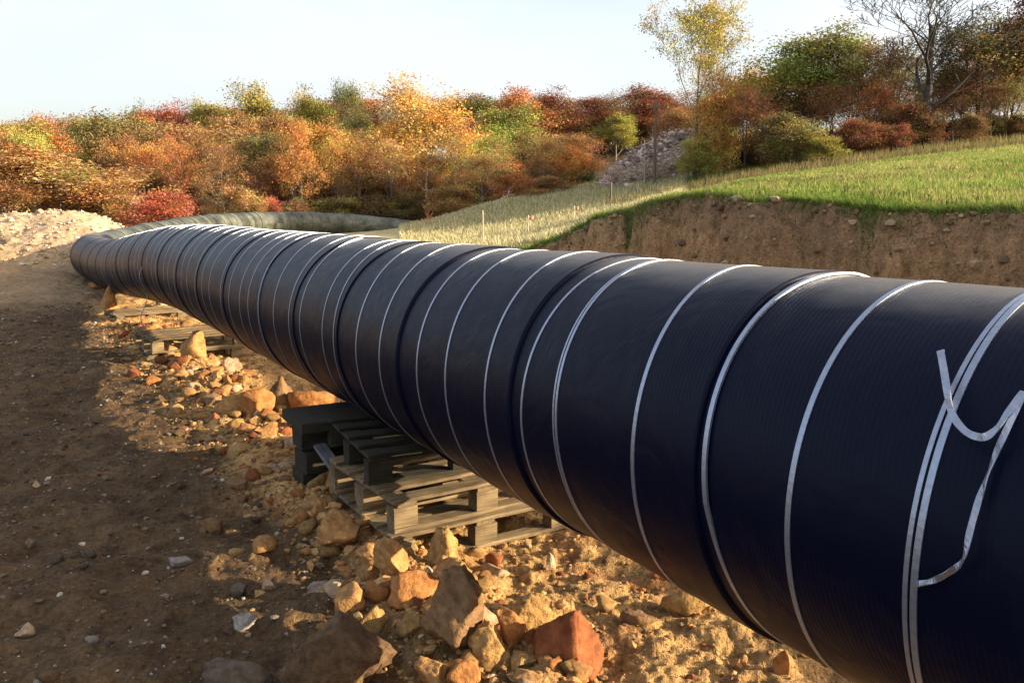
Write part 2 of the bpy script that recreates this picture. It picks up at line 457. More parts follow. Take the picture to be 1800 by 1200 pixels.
def tube(name, s0, s1, r0, r1, mat, parent, seg=96, step=.12, lip=.010, wob=.004, k=0.0):
    ns_ = max(2, int((s1 - s0) / step) + 1)
    st = np.linspace(s0, s1, ns_)
    st = np.r_[st[0], st[0] + .004, st[0] + .012, st[1:-1], st[-1] - .012, st[-1] - .004, st[-1]]
    rows = [(s0, r0 - lip), (s0, r0 - lip * .12)] + [(a, r0 + (r1 - r0) * (a - s0) / (s1 - s0)) for a in st[1:-1]] + [(s1, r1 - lip * .12), (s1, r1 - lip)]
    th = np.linspace(0, 2 * np.pi, seg + 1)[:-1]
    V = []; U = []
    for a, r in rows:
        c, rt, up, t = at(a)
        w_ = r + wob * np.array([math.sin(a * 1.7 + 2 * q) + .6 * math.sin(a * 4.1 - 3 * q) for q in th])
        V.append(c[None] + w_[:, None] * (np.cos(th)[:, None] * rt[None] + np.sin(th)[:, None] * up[None]) + (k * r * np.sin(th))[:, None] * t[None])
        U.append(np.full(seg, a))
    V = np.concatenate(V); n_ = len(rows)
    base = np.arange(n_ * seg).reshape(n_, seg)
    a_ = base[:-1]; b_ = base[1:]
    q = np.stack([a_, np.roll(a_, -1, 1), np.roll(b_, -1, 1), b_], -1).reshape(-1, 4)
    me = mesh_from(name, V, q)
    uv = me.uv_layers.new(name='UVMap')
    us = np.concatenate(U); vs = np.tile(np.arange(seg) * (2 * np.pi * R0 / seg), n_)
    lu = us[q.ravel()]; lv = vs[q].copy()
    wrapm = (q % seg)[:, [1, 2]] == 0
    lv[:, 1] = np.where(wrapm[:, 0], 2 * np.pi * R0, lv[:, 1]); lv[:, 2] = np.where(wrapm[:, 1], 2 * np.pi * R0, lv[:, 2])
    uv.data.foreach_set('uv', np.stack([lu, lv.ravel()], -1).astype(np.float32).ravel())
    return link(name, me, mat, parent)

pipe = empty('wrapped_pipe', (0, 0, 0))
tag(pipe, 'long fat black wrapped pipeline bound with pale bands, resting on wooden pallets', 'pipe')
# wrap sheets: the near end of each overlaps the one before
edges = [-5.4, -3.9, -2.6, -1.3, -.35, .62, 1.78, 2.84, 3.95, 4.86, 5.75, 6.7, 7.9, 9.1, 10.3, 11.6, 13, 14.5, 16.2, 18, 20, 22, 24, 26.5, 29]
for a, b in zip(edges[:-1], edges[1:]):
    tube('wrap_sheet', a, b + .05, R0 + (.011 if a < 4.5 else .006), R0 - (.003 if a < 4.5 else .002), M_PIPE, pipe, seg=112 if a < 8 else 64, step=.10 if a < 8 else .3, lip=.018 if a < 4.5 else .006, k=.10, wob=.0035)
tube('bare_section', 28.6, S_END - .2, R0 - .01, R0 - .01, M_OLD, pipe, seg=48, step=.4)
for a in (31, 34.5, 38.5, 42, 46.5, 50):
    tube('joint_sleeve', a, a + .7, R0 + .012, R0 + .012, M_OLD, pipe, seg=48, step=.3)

def surf(a, q):
    """radius of the outer wrap at station a, angle q"""
    a2 = a - .10 * R0 * math.sin(q)
    i = max(0, min(len(edges) - 2, int(np.searchsorted(edges, a2)) - 1)); e0, e1 = edges[i], edges[i + 1] + .05
    near = e0 < 4.5
    ra, rb = R0 + (.011 if near else .006), R0 - (.003 if near else .002)
    f = min(1, max(0, (a2 - e0) / (e1 - e0)))
    w_ = ra + (rb - ra) * f + .0035 * (math.sin(a2 * 1.7 + 2 * q) + .6 * math.sin(a2 * 4.1 - 3 * q))
    if a2 - edges[i] < .07 and i > 0: w_ = max(w_, ra)
    if edges[i + 1] - a2 < .05 and i + 2 < len(edges): w_ = max(w_, R0 + (.011 if edges[i + 1] < 4.5 else .006) - .004)
    return w_
def band(s, width, lift=.0, k=.07, k2=.2, wig=0.0, sheet_r=None, seg=160, name='strap', thick=.0015, mat=None):
    th = np.linspace(0, 2 * np.pi, seg + 1)[:-1]
    V = []
    rr = R0 + .01
    dev = wig * np.sin(th * 1.0 + s * 9) + .35 * wig * np.sin(th * 3 + s * 5)
    c, rt, up, t = at(s); sf = np.array([surf(s + float(k * rr * math.sin(q) + k2 * rr * math.cos(q) + d_), q) for q, d_ in zip(th, dev)]) + .0015 + lift
    for _ in range(10): sf = np.maximum(sf, .5 * (np.roll(sf, 1) + np.roll(sf, -1)))
    for off, dr in ((-width / 2, -.006), (-width / 2, thick), (width / 2, thick), (width / 2, -.006)):
        c, rt, up, t = at(s)
        V.append(c[None] + (sf[:, None] + dr) * (np.cos(th)[:, None] * rt[None] + np.sin(th)[:, None] * up[None]) + (k * rr * np.sin(th) + k2 * rr * np.cos(th) + dev + off)[:, None] * t[None])
    V = np.concatenate(V); base = np.arange(4 * seg).reshape(4, seg)
    a_ = base[:-1]; b_ = base[1:]
    q = np.stack([a_, np.roll(a_, -1, 1), np.roll(b_, -1, 1), b_], -1).reshape(-1, 4)
    return link(name, mesh_from(name, V, q, smooth_shade=False), mat or M_STRAP, pipe)

straps = [(-3.4, .02), (-2.2, .02), (-1.1, .02)]
FIT = [(1.173, 0, .17), (1.478, .034, .07), (1.697, .165, -.06), (2.176, .035, .185), (2.565, .125, .10), (2.743, .054, -.02), (3.133, .09, .165), (3.532, .104, .199), (3.848, .087, .206), (4.367, .07, .32), (4.76, .05, .38)]
STRAP_LEFT = [582, 563, 522, 505, 475, 450, 432, 418, 398, 385, 365, 352, 340, 325, 315]
def leftmost(s):
    c, r, u, t = at(s); th = np.linspace(0, 6.283, 90)
    P = c[None] + .62 * (np.cos(th)[:, None] * r + np.sin(th)[:, None] * u) + (.07 * .62 * np.sin(th) + .3 * .62 * np.cos(th))[:, None] * t
    yy = math.cos(PITCH) * P[:, 1] - math.sin(PITCH) * (P[:, 2] - CAMZ)
    return (900 + FPX * P[:, 0] / yy).min()
_ss = np.linspace(.3, 17, 260); _lx = np.array([leftmost(q) for q in _ss])
for (q, k1, k2_) in FIT: band(q, .0165 if q < 2.4 else .0122, wig=.002, k=k1, k2=k2_, seg=160)
band(1.173 + .017, .012, wig=.006, k=.0, k2=.17, seg=160); band(2.565 + .014, .009, wig=.006, k=.125, k2=.10, seg=160)
for (q, w_) in straps: band(q, w_, wig=.004)
for lx in STRAP_LEFT:
    s_ = float(np.interp(-lx, -_lx, _ss)); band(s_, .0095, k2=.3, wig=.008, seg=96)
for k_, dd in enumerate((.45, .4, .35, .55, .35, .5, .8, .45, .5, .9, .6, .7, .6, .9, .8)):
    s_ += dd; band(s_, .011, k2=.3, wig=.012, seg=72)

for q in np.arange(31, 53, .62): band(float(q), .03, k=0, k2=.0, wig=.02, seg=48, mat=M_RING)

def ribbon(name, pts, width, twist, mat):
    """flat tape through points given as (station, angle, height above the wrap)"""
    P = []
    for (s, a, h) in pts:
        c, r, u, t = at(s); P.append(c + (R0 + .02 + h) * (math.cos(a) * r + math.sin(a) * u))
    P = np.array(P); P = spline(np.vstack([2 * P[0] - P[1], P, 2 * P[-1] - P[-2]]), 6)
    V = []
    c, r, u, t = at(1)
    for i in range(len(P)):
        tg = P[min(i + 1, len(P) - 1)] - P[max(i - 1, 0)]; tg /= np.linalg.norm(tg)
        rad = P[i] - (c + t * np.dot(P[i] - c, t)); rad /= np.linalg.norm(rad)
        side = np.cross(tg, rad); side /= np.linalg.norm(side)
        a = twist * math.sin(i * .45); sd_ = side * math.cos(a) + rad * math.sin(a); nn = np.cross(sd_, tg)
        for k1, k2 in ((-1, -1), (1, -1), (1, 1), (-1, 1)):
            V.append(P[i] + sd_ * width / 2 * k1 + nn * .0015 * k2)
    m = len(P); f = []
    for i in range(m - 1):
        for j in range(4):
            f.append((i * 4 + j, i * 4 + (j + 1) % 4, i * 4 + 4 + (j + 1) % 4, i * 4 + 4 + j))
    f += [(3, 2, 1, 0), (m * 4 - 4, m * 4 - 3, m * 4 - 2, m * 4 - 1)]
    return link(name, mesh_from(name, V, np.array(f), smooth_shade=False), mat, pipe)

def cyl_hit(px, py, rad):
    v = ray(px, py); c0, r, u, t = at(1.0); o = np.array([0, 0, CAMZ]) - c0
    vp = v - t * v.dot(t); op = o - t * o.dot(t)
    A = vp.dot(vp); B = 2 * vp.dot(op); C = op.dot(op) - rad * rad
    D = B * B - 4 * A * C
    k = (-B - math.sqrt(max(D, 0))) / (2 * A); P = o + v * k
    return 1.0 + P.dot(t), math.atan2(P.dot(u), P.dot(r)), rad - R0 - .02
tail = [cyl_hit(*q) for q in ((1653, 616, .655), (1662, 668, .66), (1672, 722, .65), (1696, 757, .66), (1728, 768, .67), (1752, 752, .65), (1775, 722, .632), (1800, 688, .625))]
ribbon('strap_tail', tail, .016, .5, M_STRAP)
tail = [cyl_hit(*q) for q in ((1800, 690, .626), (1760, 775, .628), (1730, 850, .63), (1708, 920, .64), (1694, 980, .65), (1672, 1003, .64), (1640, 1020, .632), (1612, 1026, .626))]
ribbon('strap_tail', tail, .013, .9, M_STRAP)
# thin tail hanging off the far stretch
def hang():
    s = 12.6; c, r, u, t = at(s)
    a0 = c - r * .64 + u * .05
    P = [a0 + np.array([-.05 * math.sin(k * .8), 0, -.075 * k]) + t * .02 * k for k in range(13)]
    V = []; f = []
    for i, p in enumerate(P):
        for k1, k2 in ((-1, -1), (1, -1), (1, 1), (-1, 1)): V.append(p + t * .016 * k1 + r * .003 * k2)
    for i in range(len(P) - 1):
        for j in range(4): f.append((i * 4 + j, i * 4 + (j + 1) % 4, i * 4 + 4 + (j + 1) % 4, i * 4 + 4 + j))
    link('strap_tail', mesh_from('strap_tail', V, np.array(f)), M_STRAP, pipe)
hang()

# ---------------------------------------------------------------- pallets
def box_mesh(name, sx, sy, sz, bev=.003, seed=0):
    x, y, z = sx / 2, sy / 2, sz / 2; b = bev
    V = []
    for k in (-1, 1):                       # eight sided section, tapered ends: worn edges
        for (yy, zz) in ((-y + b, -z), (y - b, -z), (y, -z + b), (y, z - b), (y - b, z), (-y + b, z), (-y, z - b), (-y, -z + b)):
            V.append((k * x, yy, zz))
    f = [(i, (i + 1) % 8, 8 + (i + 1) % 8, 8 + i) for i in range(8)]
    loops = [q for a in f for q in a] + list(range(7, -1, -1)) + list(range(8, 16)); sizes = [4] * 8 + [8, 8]
    return mesh_from(name, np.array(V), loops=loops, sizes=sizes, smooth_shade=False)
PB = dict(deck=box_mesh('deck_board', 1.2, .118, .022), str_=box_mesh('stringer_board', 1.0, .12, .022),
          block=box_mesh('block', .145, .10, .117, .004), block2=box_mesh('block', .145, .142, .117, .004), bot=box_mesh('bottom_board', 1.2, .10, .024))
for m_ in PB.values(): m_.materials.append(M_WOOD)
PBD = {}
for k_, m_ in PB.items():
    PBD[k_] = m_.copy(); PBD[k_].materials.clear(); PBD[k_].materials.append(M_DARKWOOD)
PH = .186
def make_pallet(loc, rz, label, group, PB=PB):
    t = empty('pallet', loc, rz); tag(t, label, 'pallet', group)
    def p(name, me, x, y, z, r=0):
        o = link(name, me, None, t); o.location = (x, y, z); o.rotation_euler = (random.uniform(-.02, .02) * (name == 'deck_board'), random.uniform(-.005, .005), r + random.uniform(-.02, .02)); return o
    for y in (-.45, 0, .45): p('bottom_board', PB['bot'], 0, y, .012)
    for y in (-.45, 0, .45):
        for x in (-.5275, 0, .5275): p('block', PB['block'] if y else PB['block2'], x, y, .083)
    for x in (-.5275, 0, .5275):
        o = p('stringer_board', PB['str_'], x, 0, .1535, math.pi / 2)
    for y in (-.441, -.22, 0, .22, .441): p('deck_board', PB['deck'], 0, y, .1755)
    return t
RZ = math.atan2(SN, CN)
fx, fy = on_ground(688, 985)
n0, s0 = ns(fx, fy)
def pal(n, s, z, dr, label, group='pallets stacked under the pipe', PB=PB):
    x, y = xy(n, s); return make_pallet((x, y, z), RZ + dr, label, group, PB)
pal(n0 + .60, s0 + .50, .012, .0, 'lowest pallet of the near stack under the pipe, bottom boards on the dirt')
pal(n0 + .62, s0 + .55, .012 + PH, .03, 'middle pallet of the near stack under the pipe, set a little back')
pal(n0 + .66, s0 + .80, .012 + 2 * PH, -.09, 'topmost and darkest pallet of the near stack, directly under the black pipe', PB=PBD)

def timber(name, n, s, z, L, W, H, rz, mat, label, group, tilt=0, cat='timber'):
    x, y = xy(n, s)
    me = box_mesh(name, L, W, H, .006)
    o = link(name, me, mat); o.location = (x, y, z); o.rotation_euler = (0, tilt, RZ + rz)
    tag(o, label, cat, group); return o
gt = 'dark timbers piled behind the pallets'
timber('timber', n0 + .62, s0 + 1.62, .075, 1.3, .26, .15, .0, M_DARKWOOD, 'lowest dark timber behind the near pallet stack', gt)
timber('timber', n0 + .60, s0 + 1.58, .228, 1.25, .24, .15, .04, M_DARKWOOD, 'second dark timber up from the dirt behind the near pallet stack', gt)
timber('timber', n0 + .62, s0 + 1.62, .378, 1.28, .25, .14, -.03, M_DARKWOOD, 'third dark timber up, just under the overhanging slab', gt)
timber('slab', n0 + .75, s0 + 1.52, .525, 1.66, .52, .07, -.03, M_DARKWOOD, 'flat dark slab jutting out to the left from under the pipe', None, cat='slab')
M_GREY = mat_wood('grey_wood', (.09, .10, .11), (.22, .24, .27))
def between(name, p1, p2, W, H, mat, label, cat):
    p1, p2 = Vector(p1), Vector(p2); d = p2 - p1
    o = link(name, box_mesh(name, d.length, W, H, .004), mat); o.location = (p1 + p2) / 2
    o.rotation_euler = d.to_track_quat('X', 'Z').to_euler(); tag(o, label, cat); return o
v = ray(562, 782); v = v / v[1] * 5.75; gx_, gy_ = on_ground(640, 905)
between('plank', (v[0], v[1], CAMZ + v[2]), (gx_, gy_, hz(gx_, gy_) + .01), .09, .028, M_GREY, 'bluish grey plank leaning against the left end of the pallet stack', 'plank')
# far stack
for i, (lab) in enumerate(('lower pallet of the small far stack near the far bend', 'upper pallet of the small far stack near the far bend')):
    pal(2.12, 12.2, -.06 + PH * i, .12 * i - .03, lab, 'pallets stacked under the pipe')
for sx, lab in ((17.0, 'low pallet half hidden under the farthest straight stretch of the pipe'), ):
    pal(2.2, sx, -.08, .1, lab, 'pallets stacked under the pipe')
# stacks that carry the pipe outside the frame, to the right
for i, lab in enumerate(('bottom pallet under the near end of the pipe outside the picture', 'middle pallet under the near end of the pipe outside the picture', 'top pallet under the near end of the pipe outside the picture')):
    pal(2.35, -1.3, .0 + PH * i, .05 * i, lab, 'pallets stacked under the pipe')

# ---------------------------------------------------------------- stones
def ico(sub):
    import bmesh
    bm = bmesh.new(); bmesh.ops.create_icosphere(bm, subdivisions=sub, radius=1)
    V = np.array([v.co[:] for v in bm.verts]); F = np.array([[v.index for v in f.verts] for f in bm.faces]); bm.free(); return V, F
ICO = {k: ico(k) for k in (1, 2, 3, 4)}
def rock_verts(sub, rng, cuts=9, rough=.05, dims=(1, 1, 1), dmin=.38, planes=()):
    V, F = ICO[sub]; V = V.copy()
    for (a, b, c, d) in planes:
        nrm = np.array([a, b, c]) / math.sqrt(a * a + b * b + c * c); k = V @ nrm - d; V = V - np.clip(k, 0, None)[:, None] * nrm[None]
    for _ in range(cuts):
        nrm = rng.normal(size=3); nrm /= np.linalg.norm(nrm); d = rng.uniform(dmin, dmin + .32)
        k = V @ nrm - d; V = V - np.clip(k, 0, None)[:, None] * nrm[None] * .95
    for sc, am in ((2.2, min(1, .09 / rough)), (5.5, .5), (11, .4), (19, .22)):
        p = rng.uniform(0, 50, 3)
        nn = vnoise(V[:, 0] * sc + p[0] + V[:, 2] * sc * .7, V[:, 1] * sc + p[1] - V[:, 2] * sc * .6, 3) + vnoise(V[:, 2] * sc + p[2], (V[:, 0] + V[:, 1]) * sc + p[0], 5)
        V = V * (1 + 1.5 * min(rough, .2) * am * nn)[:, None]
    V = V - (V.max(0) + V.min(0)) / 2; V = V / (V.max(0) - V.min(0)) * 2
    return V * np.array(dims)[None] / 2, F

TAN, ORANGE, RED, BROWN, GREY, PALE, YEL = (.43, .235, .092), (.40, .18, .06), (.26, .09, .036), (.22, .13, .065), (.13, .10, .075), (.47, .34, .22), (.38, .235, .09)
def rock(px, py, wpx, hpx, col, label, cuts=9, rough=.1, depth=.85, sub=4, rot=None, tilt=0, name='rock', cat='rock', group=None, seed=None, sink=.30, dmin=.38, planes=()):
    x, y = on_ground(px, py); sc = y / FPX
    W, H = wpx * sc, hpx * sc * 1.05; D = (W + H) / 2 * depth * 1.1
    rng = np.random.default_rng(seed if seed is not None else int(px * 13 + py))
    V, F = rock_verts(sub, rng, cuts, rough, (W * 1.04, D, H * (1 + sink)), dmin, planes)
    me = mesh_from(name, V, F, smooth_shade=True)
    o = link(name, me, M_STONE)
    y2 = y + D * .35; x2 = x * y2 / y
    o.location = (x2, y2, hz(x2, y2) + H / 2 - H * sink * .5)
    o.rotation_euler = (tilt, random.uniform(-.1, .1), random.uniform(-.4, .4) if rot is None else rot)
    o.color = (*col, 1); tag(o, label, cat, group)
    return o
rock(597, 978, 82, 70, TAN, 'knobbly bright tan rock left of the foot of the pallet stack', 5, .45)
rock(652, 1000, 54, 40, TAN, 'small crumbly tan rock wedged between the knobbly rock and the pallets', 6, .3)
rock(690, 1048, 72, 78, TAN, 'squarish tan block below the corner of the pallets', 8, .15)
rock(779, 1012, 62, 84, YEL, 'upright pointed tan rock in front of the lowest pallet', 7, .2)
rock(728, 1075, 100, 44, ORANGE, 'flat orange wedge shaped rock above the big round boulder', 8, .12)
rock(788, 1054, 60, 50, TAN, 'pale tan rock right of the orange wedge', 8, .2)
rock(795, 1168, 120, 132, BROWN, 'big rounded brown boulder with a dark shaded left side', 3, .16)
rock(862, 1172, 92, 74, YEL, 'yellowish rough lump leaning on the right of the round boulder', 4, .35)
rock(900, 1158, 52, 72, ORANGE, 'narrow orange rock between the lump and the red rock', 9, .12)
rock(995, 1190, 142, 108, RED, 'rusty red angular rock with a pale ridge at the bottom of the picture', 3, .10, seed=5, dmin=.6, rot=0, planes=((-.5, -.75, .45, .38), (.72, -.5, .5, .36), (-.35, .3, .8, .45), (.5, .7, .6, .4), (0, 0, -1, .5), (-.95, 0, .1, .6), (.95, -.2, -.2, .62), (.05, -1, -.3, .55)))
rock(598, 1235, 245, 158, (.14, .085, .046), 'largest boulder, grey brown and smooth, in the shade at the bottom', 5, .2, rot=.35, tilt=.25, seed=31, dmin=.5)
rock(425, 1225, 140, 62, GREY, 'low grey rock cut by the bottom edge left of the largest boulder', 6, .12)
rock(758, 1212, 66, 54, TAN, 'pale orange rock at the bottom edge below the round boulder', 8, .1)
rock(818, 1214, 70, 60, ORANGE, 'orange rock at the bottom edge with a pale top', 8, .1)
rock(935, 1112, 88, 58, YEL, 'crumbly yellow clod behind the red rock', 3, .45)
rock(869, 1010, 38, 32, RED, 'small reddish stone on the dirt right of the upright rock', 8, .1, sub=3)
rock(968, 1012, 18, 30, PALE, 'thin pale upright chip on the open dirt', 9, .1, sub=3)
rock(1370, 1212, 26, 44, ORANGE, 'orange brick like chip standing at the bottom edge under the pipe', 10, .02, sub=3)
rock(432, 1110, 46, 32, (.42,.39,.36), 'white stone in the shade left of the largest boulder', 8, .08, sub=3)
rock(44, 1122, 36, 26, PALE, 'white stone at the lower left corner of the shaded track', 8, .1, sub=3)
rock(318, 1008, 52, 20, (.30,.27,.25), 'flat greyish white stone in the middle of the shaded track', 8, .08, sub=3)
rock(474, 1040, 28, 18, PALE, 'small white stone with a dark hollow beside it', 8, .1, sub=3)
rock(366, 830, 22, 13, PALE, 'small white stone in the shade left of the leaning plank', 8, .1, sub=3)
rock(66, 862, 14, 12, PALE, 'left one of two small white stones on the upper shaded track', 8, .1, sub=3)
rock(112, 866, 16, 12, GREY, 'grey stone just right of a small white stone on the upper track', 8, .1, sub=3)
rock(420, 872, 40, 18, BROWN, 'long brown stone lying in the shade below the dark slab', 8, .1, sub=3)
rock(372, 950, 48, 28, BROWN, 'rounded ochre brown stone in the shade', 4, .12, sub=3)
rock(560, 1050, 40, 22, (.34,.26,.22), 'pinkish pale stone above the largest boulder', 8, .1, sub=3)
rock(418, 1050, 34, 26, GREY, 'grey stone left of the small white stone by the boulder', 8, .1, sub=3)
rock(193, 548, 34, 44, TAN, 'bright tan block standing in the gap under the far pipe', 8, .15, sub=3)
rock(232, 512, 46, 12, PALE, 'flat pale rock under the far stretch of the pipe', 8, .15, sub=3)
rock(168, 508, 30, 14, TAN, 'small tan rock left of the bright tan block', 8, .15, sub=3)
rock(287, 542, 24, 16, PALE, 'white rock resting on top of the small far pallet stack', 8, .15, sub=3)
rock(342, 640, 50, 50, TAN, 'tall pale tan rock on the rubble ridge', 8, .2, sub=3)
rock(300, 612, 46, 22, YEL, 'low yellow rock at the left foot of the rubble ridge', 6, .2, sub=3)
rock(408, 664, 40, 28, PALE, 'pale rounded rock on the ridge behind the tall tan one', 6, .2, sub=3)
rock(408, 730, 74, 36, TAN, 'long tan rock on the left edge of the sunlit ridge', 6, .25, sub=3)
rock(452, 735, 52, 50, ORANGE, 'orange brown rock just right of the long tan rock', 8, .2, sub=3)
rock(498, 722, 52, 60, BROWN, 'brown rock with a dark left side above the dark slab', 6, .15, sub=3)
rock(550, 728, 90, 34, ORANGE, 'broad flat orange rock just above the dark slab', 6, .15, sub=3)
rock(468, 772, 44, 30, TAN, 'tan rock at the left of the dark slab', 8, .25, sub=3)
rock(512, 792, 28, 22, PALE, 'small pale rock at the lowest tip of the far rubble', 8, .2, sub=3)
rock(434, 762, 30, 20, TAN, 'small tan rock on the edge of the shade beside the slab', 8, .2, sub=3)
rock(618, 1090, 60, 50, TAN, 'crumbly tan clod right above the largest boulder', 3, .5, sub=3)
rock(655, 1122, 50, 42, YEL, 'yellow clod on the slope left of the round boulder', 3, .5, sub=3)
rock(722, 1138, 50, 40, YEL, 'yellow clod touching the left foot of the round boulder', 3, .5, sub=3)
rock(1205, 1100, 92, 46, YEL, 'low clod of earth near the shadowed patch under the near pipe', 3, .45, sub=3)
rock(1120, 1118, 66, 26, BROWN, 'flat brown clod right of the red rock', 3, .4, sub=3)

# loose stones, counted one by one
stone_me = []
for i in range(10):
    rng = np.random.default_rng(100 + i); V, F = rock_verts(2, rng, 8, .18, (1, rng.uniform(.7, 1), rng.uniform(.5, .85)))
    me = mesh_from('stone', V, F); me.materials.append(M_STONE); stone_me.append(me)
def loose(n, s, size, cols, label, group):
    x, y = xy(n, s)
    o = link('stone', random.choice(stone_me)); o.location = (x, y, hz(x, y) + size * .10); o.scale = (size,) * 3
    o.rotation_euler = (random.uniform(-.3, .3), random.uniform(-.3, .3), random.uniform(0, 6.28))
    c = random.choice(cols); k = random.uniform(.8, 1.2); o.color = (c[0] * k, c[1] * k, c[2] * k, 1); nm = {TAN: 'tan', ORANGE: 'orange', RED: 'reddish', BROWN: 'brown', GREY: 'grey', PALE: 'pale', YEL: 'yellowish'}.get(c, 'pale grey')
    tag(o, label % nm, 'stone', group)
for i in range(260):
    s = 1.2 + 14 * (random.random() ** 1.5); c = 1.62 + .30 * float(smooth(3, 9, s))
    loose(random.gauss(c + .05, .24), s, random.uniform(.05, .13) + .006 * s, (TAN, TAN, TAN, ORANGE, YEL, YEL, ORANGE, TAN, PALE, RED), 'small %s stone in the rubble ridge ' + ('below the near pallet stack' if s < 3.2 else 'between near pallets and dark slab' if s < 5.2 else 'behind the dark slab' if s < 9 else 'near the far bend of the pipe'), 'stones of the rubble ridge')
for i in range(60):
    s = random.uniform(.6, 9); loose(random.uniform(1.7, 2.6), s, random.uniform(.03, .07), (TAN, YEL, RED, PALE), 'small %s stone lying on the sunlit dirt ' + ('in front of the near pallets' if s < 3.5 else 'behind the near pallets'), 'stones on the sunlit dirt')
for i in range(70):
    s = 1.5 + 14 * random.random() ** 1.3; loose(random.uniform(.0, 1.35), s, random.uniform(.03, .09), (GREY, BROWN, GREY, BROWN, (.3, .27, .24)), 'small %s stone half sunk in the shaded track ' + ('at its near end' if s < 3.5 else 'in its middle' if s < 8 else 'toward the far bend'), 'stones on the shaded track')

# gravel and crumbs, uncountable
def gravel(name, pts, sizes, cols, sub=1, flat=.7, kind='stuff'):
    V0, F0 = ICO[sub]; m = len(pts); k = len(V0)
    jit = 1 + R.normal(0, .2, (m, k, 1)); Vs = V0[None] * jit
    an = R.uniform(0, 6.28, m); ca, sa = np.cos(an), np.sin(an)
    st = np.stack([np.ones(m), R.uniform(.6, 1, m), R.uniform(.4, .8, m) * flat / .7], -1)
    Vs = Vs * st[:, None] * sizes[:, None, None]
    X = Vs[..., 0] * ca[:, None] - Vs[..., 1] * sa[:, None]; Y = Vs[..., 0] * sa[:, None] + Vs[..., 1] * ca[:, None]
    V = np.stack([X, Y, Vs[..., 2]], -1) + pts[:, None]
    F = F0[None] + (np.arange(m) * k)[:, None, None]
    me = mesh_from(name, V.reshape(-1, 3), F.reshape(-1, 3), smooth_shade=False)
    vcol(me, np.repeat(cols, k, 0))
    o = link(name, me, M_PEB); tag(o, kind=kind); return o
m = 12000
s_ = .6 + 16 * R.random(m) ** 1.7; n_ = 1.25 + 2.6 * R.random(m) ** 1.2
X, Y = xy(n_, s_); Z = height(X, Y)
sz = .006 * np.exp(R.normal(0, .55, m)) * (1 + .5 * np.exp(-((n_ - 1.7) / .3) ** 2)) * (1 + s_ * .05)
base_c = np.array([TAN, YEL, ORANGE, PALE, RED, (.17, .10, .05)])[R.choice(6, m, p=[.34, .2, .14, .04, .06, .22])] * R.uniform(.7, 1.2, (m, 1))
gravel('gravel', np.stack([X, Y, Z + sz * .2], -1), sz, base_c)
m = 4500
s_ = .8 + 15 * R.random(m) ** 1.4; c_ = 1.66 + .30 * smooth(3, 9, s_); n_ = c_ + R.normal(0, .24, m)
X, Y = xy(n_, s_); Z = height(X, Y); sz = .0125 * np.exp(R.normal(0, .6, m)) * (1 + s_ * .05)
gravel('gravel', np.stack([X, Y, Z + sz * .15], -1), sz, np.array([TAN, YEL, ORANGE, BROWN, RED])[R.choice(5, m, p=[.38, .28, .17, .1, .07])] * R.uniform(.75, 1.15, (m, 1)), sub=1)
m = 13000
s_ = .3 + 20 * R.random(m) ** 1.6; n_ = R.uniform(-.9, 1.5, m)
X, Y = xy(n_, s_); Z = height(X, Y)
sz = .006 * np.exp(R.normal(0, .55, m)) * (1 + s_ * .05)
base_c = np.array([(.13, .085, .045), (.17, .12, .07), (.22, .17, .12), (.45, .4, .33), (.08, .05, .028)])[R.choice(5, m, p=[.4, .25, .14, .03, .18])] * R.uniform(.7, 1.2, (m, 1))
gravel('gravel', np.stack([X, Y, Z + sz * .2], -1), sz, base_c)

m = 2600
s_ = R.uniform(-1, 14, m); n_ = bank_line(s_) - R.uniform(-.02, 1.0, m) ** 1.2; X, Y = xy(n_, s_); Z = height(X, Y); sz = .022 * np.exp(R.normal(0, .65, m))
gravel('bank_rubble', np.stack([X, Y, Z], -1), sz, np.array([(.30, .17, .08), (.42, .30, .18), (.16, .10, .06)])[R.choice(3, m)] * R.uniform(.75, 1.15, (m, 1)), sub=1)
